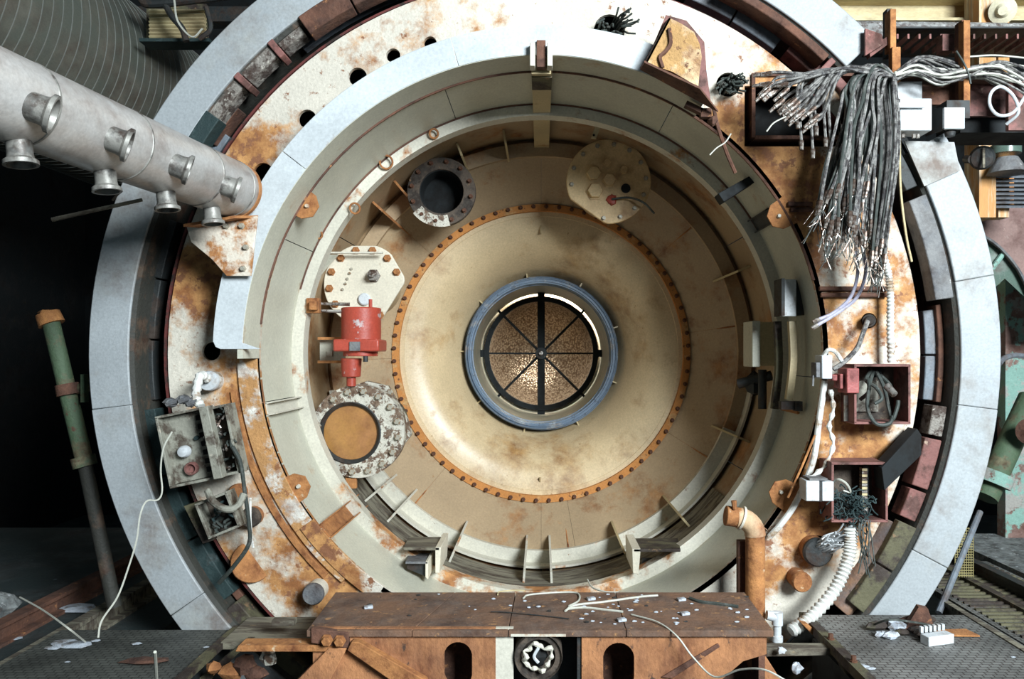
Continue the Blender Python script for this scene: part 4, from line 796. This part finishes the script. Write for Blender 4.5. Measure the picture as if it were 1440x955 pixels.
ct = thing('cable_tray', 'rusty brown cable tray carrying loose cables to the right', 'tray', W(1330,150,4.62))
part('side_channel', MB().box(W(1304,134,4.72), (.42,.03,.12)), m_brown, ct, bevel=.003); part('end_plate', MB().box(W(1277,128,4.69), (.15,.03,.10)), m_white, ct); part('rear_panel', MB().box(W(1400,142,4.8), (.34,.03,.19)), m_maroon, ct); part('tray_bottom', MB().box(W(1345,118,4.8), (.85,.22,.012)), m_brown, ct)
solo('side_panel', MB().box(W(1432,150,4.6), (.13,.03,.28)), m_maroon, 'maroon steel panel at the right edge beside the wire loop', 'panel')
wb = thing('white_enclosure', 'square pale blue enclosure under the rusty cable tray', 'box', W(1279,190,4.45))
part('box_body', MB().box(W(1280,166,4.5), (45*4.45/F,.14,45*4.45/F)), m_white, wb, bevel=.006); part('box_lid', MB().box(W(1279,148,4.41), (44*4.45/F,.012,.03)), m_white, wb, bevel=.004)
for x in (1264,1270,1285,1291): part('gland', MB().cyl(W(x,189,4.48), W(x,194,4.48), .012, .01, 8), m_conn, wb)
wb = thing('lamp_box', 'small white fronted box with a dark hood right of the pale blue enclosure', 'box', W(1340,188,4.45))
part('hood', MB().slab([W(1303,154,4.6), W(1328,150,4.45), W(1328,182,4.45), W(1305,190,4.6)], (0,.03,0)).box(W(1340,158,4.56), (.13,.12,.10)), m_dark, wb); part('front', MB().box(W(1340,167,4.47), (.12,.03,.12)), m_white, wb, bevel=.004); part('knob', MB().cyl(W(1336,186,4.5), W(1336,192,4.5), .03, .025, 12), m_dark, wb)
for i in range(24):
    y = 96+q.uniform(-12,16); D = 4.55+q.uniform(-.06,.12)
    solo('tray_cable', MB().tube([W(1258,108+q.uniform(-6,6),D-.08), W(1290,y-4,D), W(1325,y+5+q.uniform(-8,8),D), W(1365,102+q.uniform(-8,10),D), W(1405,108+q.uniform(-22,14),D), W(1450,118+q.uniform(-25,22),D)], .007, 6, 4), m_cable if i % 3 else m_wire, 'loose grey cable lying along the cable tray', 'cable', 'loose cables along the tray')
solo('wire_loop', MB().tube([W(1415,175,4.5), W(1432,158,4.45), W(1425,135,4.45), W(1408,122,4.45), W(1394,130,4.45), W(1392,148,4.45), W(1404,162,4.45), W(1425,158,4.45), W(1445,130,4.45)], .009, 8), m_white, 'white wire coiled in a loop at the right edge of the tray', 'wire')
solo('black_hook_wire', MB().tube([W(1345,72,4.45), W(1355,88,4.42), W(1362,104,4.42), W(1365,118,4.42)], .006, 6), m_dcable, 'thin black wire bent across the tall tray post', 'wire')
solo('horizontal_cable', MB().tube([W(1360,80,4.9), W(1400,78,4.9), W(1445,82,4.9)], .006, 6), m_wire, 'taut pale wire above the brown panel', 'wire')
solo('dark_beam', MB().box(W(1400,180,5.0), (.6,.3,.14)), m_black, 'black beam under the cable tray at the right edge', 'beam')
fl_ = thing('disc_lamp', 'grey disc lamp with a split front under the right of the tray', 'lamp', W(1380,240,4.9))
part('disc', MB().rev(W(1381,222,4.9), W(1381,222,4), [(.07,0),(.073,.02),(.06,.045),(.03,.05)], 28), m_dark, fl_); part('strip', MB().box(W(1383,222,4.84), (.014,.01,.12)), m_timber, fl_); part('stem', MB().cyl(W(1366,224,4.9), W(1358,224,4.95), .025, .025, 10), m_dark, fl_)
gl = thing('bulkhead_lamp', 'white domed lamp shade behind the thin rusty upright', 'lamp', W(1418,245,5.6))
part('shade', MB().rev(W(1416,222,5.6), W(1416,260,5.6), [(.07,0),(.10,.05),(.13,.11)], 26), m_slab, gl); part('lamp_top', MB().cyl(W(1414,205,5.6), W(1414,217,5.6), .10, .10, 24), m_glass, gl)
vt = thing('vent', 'dark slatted vent right of the white domed lamp', 'vent', W(1432,290,5.75))
for i in range(8): part('slat', MB().box(W(1432,248+i*6,5.75), (.35,.06,.012), Matrix.Rotation(.4,3,'X')), m_slate, vt)
# ------------------------------------------------------------ right wall
struct('wall_right', MB().box((6.2, 6.75, 1.2), (4.6, .12, 2.9)), m_wall)
pn = thing('steel_partition', 'maroon steel partition with a curved green window at the right edge', 'partition', W(1420, 420, 6.3))
part('upper_panel', sheet([poly([(1370,292),(1700,292),(1700,470),(1460,470),(1450,420),(1430,380),(1405,350),(1385,335),(1370,330)], 6.3)], 6.28, 6.31), m_walldk, pn)
part('curved_pane', sheet([poly([(1370,330),(1385,335),(1405,350),(1430,380),(1450,420),(1440,418),(1412,392),(1392,410),(1370,420)], 6.34)], 6.33, 6.345), m_glass, pn, 'dull green pane')
part('pane_bar', MB().tube([W(1390,385,6.3), W(1414,352,6.3)], .02, 6, 1), m_wall, pn); part('curved_edge', MB().tube([W(1370,328,6.27), W(1385,333,6.27), W(1407,349,6.27), W(1432,379,6.27), W(1452,420,6.27)], .012, 6), m_slab, pn)
gp = thing('leaning_pipe', 'green flaking pipe leaning at the far right behind the outer ring', 'pipe', W(1385,720,6.0))
part('pipe_run', MB().cyl(W(1385,700,5.9), W(1450,560,6.1), .09, .09, 22), m_green, gp); part('pipe_flange', MB().cyl(W(1395,680,5.9), W(1402,664,5.9), .13, .13, 22), m_wall, gp)
solo('gate_valve', MB().rev(W(1450,607,5.8), W(1450,607,4), [(.09,0),(.10,.02),(.06,.03),(.03,.05)], 20), m_brown, 'small rusty valve wheel at the right edge', 'valve')
solo('grey_hose', MB().tube([W(1405,512,5.0), W(1412,504,5.1), W(1428,500,5.3), W(1450,502,5.5)], .018, 8), m_slate, 'grey hose running off the right side of the outer ring', 'hose')
# right floor
def gratefloor(name, label, x0, x1, y0, y1, z, mat): return solo(name, MB().box(((x0+x1)/2, (y0+y1)/2, z-.02), (x1-x0, y1-y0, .04)), mat, label, 'platform', bevel=.003)
ZL, ZR = .078, .163
gratefloor('tread_platform', 'dark tread plate platform in the lower left corner', (90-CX)*4.55/F, (333-CX)*4.55/F, 2.6, 4.53, ZL, m_treadl)
gratefloor('tread_platform', 'grey tread plate platform with debris in the lower right corner', (1133-CX)*4.55/F, 2.46, 2.6, 4.53, ZR, m_tread)
gratefloor('tread_platform', 'small dusty plate between the rusty beam and the left tread plate', W(335,0,4.5).x, W(480,0,4.5).x, 4.25, 4.66, ZL+.03, m_timber)
wk = thing('walkway', 'ribbed walkway strip beyond the right tread plate', 'walkway', (2.93, 4.6, .07)); part('deck', MB().box((2.93,4.65,.09),(.74,2.5,.04)), m_tread, wk)
for i in range(34): part('tread_bar', MB().box((2.93, 3.6+i*.065, .115), (.66, .022, .014)), m_moss, wk)
rail(1360, 812, .14, 3.3, 6.2, .10, .12, m_moss, 'brown rail bounding the ribbed right walkway on its far side')
rail(1330, 845, .17, 3.3, 4.8, .07, .12, m_timber, 'rail between the right tread plate and ribbed walkway')
rail(1395, 800, .20, 3.3, 6.2, .12, .14, m_dark, 'dark rail at the right edge beyond the brown rail')
solo('rubble_floor', MB().box((4.6, 5.4, .05), (2.4, 2.9, .1)), m_rubble, 'pale rubble strewn floor at the foot of the peeling right wall', 'floor')
mp = thing('mesh_panel', 'brass coloured wire mesh panel behind the lower right outer ring', 'panel', W(1355,795,5.3))
for i in range(9): part('mesh_wire', MB().cyl(W(1343+i*3.2,742,5.3), W(1343+i*3.2,812,5.3), .0028, .0028, 5), m_mesh, mp)
for i in range(19): part('mesh_wire', MB().cyl(W(1343,743+i*3.7,5.3), W(1369,743+i*3.7,5.3), .0028, .0028, 5), m_mesh, mp)
solo('slanted_tube', MB().cyl(W(1320,862,4.72), W(1378,720,5.15), .02, .02, 10), m_slate, 'dark slanted tube hugging the lower right outer ring', 'tube')
# grating edges
solo('edge_angle', MB().box((W(337,0,4.55).x, 3.55, ZL+.01), (.05,1.96,.03)), m_moss, 'steel angle along the inner side of the left tread plate', 'edge')
eb = thing('edge_angle', 'rusty bolted steel angle along the inner side of the right tread plate', 'edge', (W(1129,0,4.55).x, 3.6, ZR))
part('angle', MB().box((W(1128,0,4.55).x, 3.55, ZR-.01), (.05,1.96,.05)), m_moss, eb)
for i in range(6): inst('bolt', bolt_r, eb, (W(1128,0,4.55).x-.0, 2.9+i*.3, ZR+.015), (math.radians(-90),0,0))
# debris on right platform
DB = [(1232,886,.05,m_moss),(1248,882,.045,m_dark),(1262,886,.05,m_debris),(1278,880,.055,m_brown),(1296,878,.06,m_moss),(1252,898,.04,m_debris),(1240,896,.035,m_debris),(1302,897,.05,m_dark),(1270,893,.035,m_moss),(1288,890,.04,m_dark)]
def onfloor(px, py, z): d = F*(ZC-z)/(py-CY); return W(px, py, d)
for i, (x, y, r, mt) in enumerate(DB):
    p = onfloor(x, y, ZR); solo('debris_lump', MB().rock(p+Vector((0,0,r*.4)), r, (1.2,.8,.55), i+20), mt, 'lump of broken debris heaped on the right tread plate', 'debris', 'debris heap on the right tread plate')
p = onfloor(1318, 905, ZR)
cn = thing('connector_block', 'toothed white connector block on the right tread plate', 'connector', p)
part('block', MB().box(p+Vector((0,0,.025)), (.16,.06,.05), Matrix.Rotation(.3,3,'Z')), m_white, cn, bevel=.004)
for i in range(6): part('tooth', MB().box(p+Vector((-.065+i*.026,.035+.008*i,.06)), (.014,.02,.03)), m_white, cn)
p = onfloor(1292, 888, ZR); solo('bent_bracket', MB().slab([p+Vector((-.08,0,.0)), p+Vector((.0,0,.13)), p+Vector((.05,0,.12)), p+Vector((.09,0,0))], (.01,.05,0)), m_brown, 'bent brown bracket standing in the debris heap', 'bracket')
p = onfloor(1340, 893, ZR); solo('rust_sheet', MB().slab([p+Vector((-.15,-.03,.004)), p+Vector((.12,-.04,.004)), p+Vector((.1,.06,.004)), p+Vector((-.12,.05,.004))], (0,0,.008)), m_orange, 'thin orange rust sheet beside the debris heap', 'sheet')
solo('debris_wire', MB().tube([onfloor(1225,880,ZR+.01), onfloor(1250,872,ZR+.1), onfloor(1290,876,ZR+.06), onfloor(1330,884,ZR+.01)], .006, 5), m_dcable, 'thin dark wire arching over the debris heap', 'wire')
for i, (x, y, r) in enumerate(((1212,938,.03),(1225,941,.02),(1425,925,.01))):
    solo('paint_flake', MB().rock(onfloor(x, y, ZR)+Vector((0,0,.003)), r, (1.3,1,.2), i), m_debris, 'white paint flake lying on the right tread plate', 'flake', 'flakes on the right tread plate')
for i, (x, y, r) in enumerate(((90,905,.05),(105,908,.06),(75,912,.03),(135,902,.02),(192,906,.02),(290,911,.012),(95,932,.01))):
    solo('paint_flake', MB().rock(onfloor(x, y, ZL)+Vector((0,0,.004)), r, (1.6,1,.18), i+5), m_debris, 'white paint flake lying on the left tread plate', 'flake', 'flakes on the left tread plate')
for i, (x, y, r) in enumerate(((108,858,.12),(45,870,.05),(18,900,.04))):
    solo('plaster_patch', MB().rock(onfloor(x, y, -.1)+Vector((0,0,.01)), r, (1.4,.8,.15), i+15), m_debris, 'pale plaster rubble between the left rails', 'rubble', 'plaster rubble between the left rails')
solo('pale_stone', MB().rock(onfloor(0,865,0)+Vector((0,0,.05)), .11, (1,1,.8), 2), m_rubble, 'round pale stone at the left edge of the photo', 'stone')
p = onfloor(205,932,ZL); solo('rag', MB().rock(p+Vector((0,0,.01)), .05, (2.6,1,.25), 31), m_brown, 'dark rusty scrap lying on the left tread plate', 'scrap')
solo('thin_stick', MB().cyl(onfloor(223,1010,ZL), W(218,917,2.9), .006, .006, 6), m_wire, 'thin pale rod standing up near the bottom left edge', 'rod')
# ------------------------------------------------------------ beam
DBk, DFr = 4.36, 3.777
zt = ZC-336*4.36/F
xl, xr = W(433,0,DFr).x, W(1086,0,DFr).x
bm = thing('support_beam', 'massive rusty orange support beam below the chamber mouth', 'beam', (0, DFr, zt-.7))
tops = [W(433,0,DFr).x, W(580,0,DFr).x, W(715,0,DFr).x, W(880,0,DFr).x, xr]
tb_ = [W(472,0,DBk).x, W(640,0,4.36).x, W(725,0,DBk).x, W(865,0,DBk).x, W(1047,0,DBk).x]
for i in range(4):
    a, b = tops[i]+(.002 if i else 0), tops[i+1]-(.002 if i < 3 else 0); a2, b2 = tb_[i]+(.002 if i else 0), tb_[i+1]-(.002 if i < 3 else 0)
    part('deck_plate', MB().slab([(a, DFr-.02, zt), (b, DFr-.02, zt), (b2, DBk, zt), (a2, DBk, zt)], (0,0,-.03)), m_deck, bm, bevel=.002)
def front(pts, D, th, holes=()): return sheet([poly(pts, D)]+[h_ for h_ in holes], D, D+th)
def slot(cx, cy, w, h, D):
    P = []
    for i in range(24):
        sn, cs_ = sincos(15*i+7.5); y = cy-(h-w)/2*(1 if cs_ > 0 else -1)-cs_*w/2; P.append((cx+sn*w/2, y))
    return poly(P, D)
zb = 1010
part('front_plate', front(((440,884),(697,884),(697,zb),(440,zb)), DFr, .03, [slot(644,935,40,64,DFr)]), m_orpaint, bm, 'orange rusty front plate with a slot')
part('front_plate', front(((818,886),(1078,886),(1078,920),(1045,930),(1010,960),(980,zb),(818,zb)), DFr, .03, [slot(870,938,44,68,DFr)]), m_orpaint, bm, 'orange rusty front plate with a slot')
part('rear_web', front(((440,884),(1078,884),(1078,960),(440,960)), 4.0, .03), m_brown, bm)
for x in (440, 1076): part('end_plate', MB().box((W(x,0,DFr).x+(.015 if x < 700 else -.015), 4.03, zt-.16), (.03,.5,.26)), m_brown, bm)
part('white_side', front(((697,884),(722,884),(722,zb),(697,zb)), DFr+.002, .03), m_lip, bm, 'white flaking strip')
part('recess_cheek', MB().box((W(800,0,DFr).x+.05, DFr+.13, zt-.35), (.02,.24,.62)), m_dark, bm); part('recess_top', MB().box((W(757,0,DFr).x, DFr-.012, zt-.022), (.26,.02,.012)), m_lip, bm)
part('recess_back', front(((722,884),(818,884),(818,zb),(722,zb)), DFr+.22, .02), m_dark, bm)
# diagonal braces
def bar3(name, pts, D, th, mat): return part(name, pslab(pts, D, th), mat, bm, bevel=.004)
bar3('brace', ((494,903),(504,903),(600,958),(600,975),(560,965),(488,915)), DFr-.05, .05, m_orange)
bar3('brace', ((930,953),(1010,905),(1013,910),(945,955)), DFr-.012, .012, m_brown)
bar3('ledge', ((335,908),(490,908),(490,917),(330,917)), DFr-.02, .1, m_orange)
bar3('gusset', ((437,884),(490,890),(490,912),(437,905)), DFr-.03, .04, m_brown)
bar3('brace', ((462,912),(488,912),(455,975),(400,975)), DFr-.03, .06, m_orpaint)
for x, y in ((460,900),(478,901)): inst('bolt', bolt_o, bm, W(x, y, DFr-.03))
whl = thing('axle_wheel', 'black axle hub with a torn white bearing in the centre of the beam', 'wheel', W(758,970,DFr-.02))
c = W(757,925,DFr-.02); kk = DFr/F
part('wheel_disc', MB().rev(c+Vector((0,.2,0)), c, [(34*kk,0),(34*kk,.18),(33*kk,.2),(31*kk,.185),(24*kk,.185),(22*kk,.14),(.001,.13)], 44), m_boxb, whl, bevel=.0)
q = random.Random(8); mb = MB(); rp = []
for i in range(22):
    sn, cs_ = sincos(360*i/22); k_ = (20+q.uniform(-5,3))*kk; rp.append(c+Vector((sn*k_, -.0+q.uniform(-.02,.01), cs_*k_)))
part('torn_bearing', MB().tube(rp+[rp[0]], (lambda i, m: .009+.004*math.sin(i*.9)), 7, 3), m_lip, whl, 'torn white bearing lining')
part('bearing_shred', MB().tube([c+Vector((.0,-.01,.05)), c+Vector((-.02,-.01,.01)), c+Vector((0,-.01,-.02))], .008, 6), m_white, whl)
part('axle_core', MB().rock(c+Vector((0,.03,0)), .05, (1,.6,1), 5), m_black, whl)
# things lying on the beam
def top(px, py): d = F*(ZC-zt)/(py-CY); return W(px, py, d)
q = random.Random(21)
for i in range(64):
    px = q.gauss(880, 90) if i % 3 else q.uniform(480,1060); py = q.uniform(836, 880); px = min(max(px, 485), 1050)
    r = q.uniform(.004, .011); p = top(px, py)+Vector((0,0,r*.3))
    solo('paint_chip', MB().rock(p, r, (1.4,1,.5), i), m_debris if i % 4 else m_dark, 'small pale chip of debris scattered on the beam deck', 'chip', 'chips scattered on the beam deck')
for (x, y, lb) in ((874,874,'largest white chip near the front of the beam deck'),(963,865,'flat white chip on the right of the beam deck'),(958,845,'pale chip at the back right of the beam deck'),(518,856,'pale chip on the left of the beam deck'),(831,844,'pale chip by the wires in the middle of the beam deck')):
    solo('paint_chip', MB().box(top(x,y)+Vector((0,0,.008)), (.045,.03,.014), Matrix.Rotation(.3,3,'Z')), m_debris, lb, 'chip', bevel=.003)
def w2(pts, r, mat, label, h=.006): return solo('loose_wire', MB().tube([top(x, y)+Vector((0,0,h)) for x, y in pts], r, 6), mat, label, 'wire')
w2(((795,861),(808,853),(850,848),(900,841),(925,839)), .006, m_wire, 'thick pale wire lying across the middle of the beam deck')
w2(((798,858),(820,856),(850,859),(876,862)), .006, m_wire, 'pale wire crossing below the thick one on the beam deck')
w2(((736,843),(745,838),(790,834.5),(812,836),(814,846),(800,854)), .005, m_wire, 'white wire curling along the back edge of the beam deck')
w2(((700,838),(702,834),(720,832),(738,832)), .004, m_yellow, 'small yellowish wire at the back of the beam deck')
w2(((970,843),(985,848),(1010,851),(1038,855)), .010, m_dcable, 'black cable scrap at the right end of the beam deck')
w2(((690,862),(715,863),(775,869),(800,872)), .003, m_dark, 'thin dark strand left of the pale wires on the deck')
solo('loose_wire', MB().tube([top(888,866)+Vector((0,0,.006)), top(925,878)+Vector((0,0,.01)), W(952,895,3.72), W(975,925,3.68), W(1005,952,3.6), W(1040,942,3.5), W(1075,942,3.4), W(1110,960,3.35)], .0045, 6), m_wire, 'long thin white wire hanging over the front of the beam', 'wire')
solo('loose_wire', MB().tube([W(826,815,4.62), W(833,826,4.5), W(850,832,4.42), W(870,833,4.40)], .0045, 6), m_wire, 'short white wire bending up behind the beam', 'wire')
solo('grey_bricket', MB().box(W(400,874,4.3), (.12,.06,.03)), m_timber, 'small timber offcut on the dusty plate left of the beam', 'offcut', bevel=.003)
# frame in the pit
pit = [ (((340,905),(350,905),(262,990),(235,990)), 4.1, .1, m_moss, 'olive angle iron sloping down left of the beam'),
        (((1078,912),(1180,912),(1180,922),(1078,924)), 4.05, .08, m_timber, 'horizontal rusty angle right of the beam'),
        (((1050,925),(1078,925),(1110,975),(1068,975)), 3.9, .08, m_orpaint, 'rusty leg slanting down at the right end of the beam'),
        (((1128,878),(1136,878),(1190,925),(1178,930)), 4.3, .08, m_orange, 'thin rusty diagonal under the right tread plate'),
        (((1178,925),(1198,925),(1240,990),(1210,990)), 4.0, .08, m_moss, 'olive angle iron sloping down right of the beam')]
for pts, D, th, mt, lb in pit: solo('frame_member', pslab(pts, D, th), mt, lb, 'frame', bevel=.004)
for i, (x, y, r, mt) in enumerate(((345,935,.05,m_brown),(378,925,.04,m_flake),(325,945,.05,m_orange),(520,935,.07,m_flake),(1100,915,.02,m_white),(500,945,.05,m_brown),(300,940,.035,m_orange),(360,948,.05,m_brown),(1120,940,.03,m_debris))):
    solo('rust_lump', MB().rock(W(x, y, 4.0), r, (1.2,1,1), i+40), mt, 'crumbling rust lump caught in the frame below the beam', 'lump', 'rust lumps in the beam frame')
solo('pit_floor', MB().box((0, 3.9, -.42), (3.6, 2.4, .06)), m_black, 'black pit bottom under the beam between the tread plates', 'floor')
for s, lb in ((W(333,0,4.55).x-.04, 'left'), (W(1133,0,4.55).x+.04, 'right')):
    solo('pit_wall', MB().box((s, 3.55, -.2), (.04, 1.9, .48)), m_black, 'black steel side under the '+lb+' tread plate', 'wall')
# ------------------------------------------------------------ manifold
A = W(-170, 64, 2.35); B = W(333, 269, 4.42); ax = (B-A).normalized(); L_ = (B-A).length; Rm = .155
mf = thing('manifold_pipe', 'thick pale manifold pipe with short nozzles reaching in from the upper left', 'pipe', B-Vector((0,0,Rm)))
part('pipe_body', MB().rev(A, B, [(Rm,0),(Rm,L_-.03),(Rm*.96,L_-.005),(Rm*.85,L_)], 56), m_mani, mf)
for s in (L_-.10, L_-.42, L_-1.0, L_-1.55): part('weld_band', MB().rev(A+ax*s, B, [(Rm*.99,0),(Rm*1.02,.004),(Rm*1.02,.012),(Rm*.99,.016)], 56), m_nozzle, mf)
part('end_band', MB().rev(A+ax*(L_-.05), B, [(Rm*.99,0),(Rm*1.025,.004),(Rm*1.025,.03),(Rm*.99,.034)], 56), m_orange, mf)
def onaxis(px):     # param where the axis crosses the given pixel column
    lo, hi = 0., L_
    for _ in range(40):
        m = (lo+hi)/2; p = A+ax*m; x = CX+p.x*F/p.y
        if x < px: lo = m
        else: hi = m
    return A+ax*lo
def nozzle(px, py, kind, pxa):
    # front row points towards the camera/right, lower row points down
    p = onaxis(pxa); side = ax.cross(Vector((0,0,1))).normalized(); up = side.cross(ax).normalized()
    fwd = side if side.y < 0 else -side
    d = (fwd*.80-up*.30+ax*.5).normalized() if kind else (-up*.98+fwd*.12).normalized()
    s0 = p+d*(Rm-.02); r = .057 if kind else .047
    part('nozzle', MB().rev(s0, s0+d, [(r*.9,0),(r*.9,.06),(r*.95,.075),(r*1.22,.085),(r*1.22,.10),(r*1.0,.10),(r*.85,.07),(r*.82,.02),(.001,.015)], 28), m_nozzle, mf)
for pxa in (-32, 92, 190, 268): nozzle(0, 0, 1, pxa)
for pxa in (20, 142, 228, 293): nozzle(0, 0, 0, pxa)
br = thing('pipe_bracket', 'rusty white gusset bracket carrying the end of the manifold pipe', 'bracket', W(330, 388, 4.4))
part('top_plate', MB().slab([W(258,315,4.3), W(330,303,4.3), W(363,303,4.45), W(300,318,4.5)], (0,0,-.015)), m_orange, br)
part('gusset', sheet([poly([(262,318),(300,307),(362,304),(358,340),(353,388),(318,388),(298,365),(268,340)], 4.40)], 4.40, 4.415), pmat('bracket_paint', (.74,.66,.54), OR, .42, 6, rough=.6, bump=.3), br, bevel=.003)
for x, y in ((340,318),(346,348),(342,378),(318,318)): inst('bolt', bolt_s, br, W(x, y, 4.40))
solo('thin_rod', MB().cyl(W(73,309,4.2), W(200,281,4.3), .012, .010, 8), m_timber, 'thin brown rod under the manifold pipe', 'rod')
solo('thin_rod', MB().tube([W(158,282,4.2), W(165,274,4.2), W(172,268,4.2)], .006, 6), m_timber, 'short bent rod on the underside of the manifold pipe', 'rod')
# ------------------------------------------------------------ large duct
A = W(-85, 2, 6.2); B = W(246, 188, 9.6); A = A-(B-A)*.5; ax = (B-A).normalized(); L_ = (B-A).length; Rd = .92
du = thing('large_duct', 'huge dark grey-green ribbed duct behind the manifold pipe, upper left', 'duct', B-Vector((0,0,Rd)))
part('duct_shell', MB().cyl(A, B, Rd, Rd, 96), m_duct, du)
n = 46
for i in range(n):
    part('hoop', MB().rev(A+ax*(L_*(i+.5)/n), B, [(Rd*.995,0),(Rd*1.004,.002),(Rd*1.004,.009),(Rd*.995,.012)], 80), m_ductrib, du)
# louvred unit and dark clutter top left
lv = thing('louvre_unit', 'dusty yellowish louvred unit between the duct and outer ring, top left', 'louvre', W(250, 62, 7.2))
for i in range(9): part('slat', MB().box(W(250,18+i*5.2,7.2), (.50,.06,.014), Matrix.Rotation(-.5,3,'X')), m_yellow, lv)
part('frame', MB().box(W(250,38,7.35), (.55,.06,.40)), m_moss, lv); part('lower_tray', MB().box(W(252,62,7.15), (.62,.2,.03)), m_teal, lv)
for i, (pts, r, lb) in enumerate(((((225,-10),(240,20),(256,40),(262,58)), .028, 'thick dark pipe crossing the louvred unit'),(((200,-5),(215,5),(330,-8)), .04, 'dark pipe along the top left edge above the louvred unit'),(((290,10),(296,40),(280,55)), .022, 'short dark elbow at the right side of the louvred unit'))):
    solo('dark_pipe', MB().tube([W(x, y, 6.9) for x, y in pts], r, 10), m_dark, lb, 'pipe')
solo('thin_wire', MB().tube([W(245,0,6.7), W(250,30,6.7), W(270,52,6.7), W(285,40,6.7)], .008, 5), m_wire, 'thin pale wire looping over the louvred unit', 'wire')
solo('roof_girder', MB().box(W(300,25,8.6), (3.2,.2,.16)), m_dark, 'dark girder behind the louvred unit, top left', 'girder')
# green pipe left
gp = thing('green_pipe', 'slanting green pipe with rusty torn top left of the outer ring', 'pipe', W(140, 742, 4.9))
Pp = [W(72,455,4.9), W(97,545,4.9), W(118,645,4.9), W(138,742,4.9)]
part('pipe_run', MB().cyl(Pp[0], Pp[2], .05, .05, 22), m_green, gp); part('pipe_run', MB().cyl(Pp[2], Pp[2]+(Pp[3]-Pp[2])*2.15, .042, .042, 20), m_inner, gp)
part('torn_top', MB().cyl(W(67,441,4.9), W(73,456,4.9), .07, .075, 20).rock(W(68,440,4.9), .055, (1.2,1,.4), 3), m_orange, gp, 'rusty torn flange'); part('flange', MB().cyl(W(96,540,4.9), W(99,555,4.9), .075, .075, 22), m_brown, gp); part('flange', MB().cyl(W(116,642,4.9), W(120,656,4.9), .07, .07, 22), m_green, gp)
part('side_branch', MB().cyl(W(98,548,4.9), W(122,545,4.9), .035, .035, 14), m_moss, gp)
solo('green_tab', MB().box(W(119,546,4.85), (.022,.05,.17)), m_green, 'upright green bar touching the left side of the outer ring', 'bar')

order('braided cables hanging in a long bundle', '%s cable end from the left in the long dense hanging bundle')
order('braided cables hanging straight at the post', '%s cable end from the left in the straight bundle beside the pale conduit')
order('short braided cables fanning left', '%s short plug end from the left fanning over the black recess')
order('cables drooping over the recess', '%s long drooping cable from the left in front of the black recess')
order('loose cables along the tray', '%s highest loose grey cable lying along the upper right tray', key=lambda o: -o.matrix_basis.translation.z)
order('rust lumps in the beam frame', '%s crumbling lump from the left in the frame below the beam')
order('looped cables in the brown junction box', '%s dark looped cable from the left inside the brown junction box')
order('rails on the left floor', '%s dull steel rail from the left on the dark left floor')
order('debris heap on the right tread plate', '%s debris lump from the left in the heap on the right tread plate')
order('flakes on the left tread plate', '%s white paint flake from the left on the dark left tread plate')
order('flakes on the right tread plate', '%s white paint flake from the left on the grey right tread plate')
order('plaster rubble between the left rails', '%s pale plaster patch from the left between the left rails')

order('chips scattered on the beam deck', '%s small chip from the left among those scattered on the beam deck')
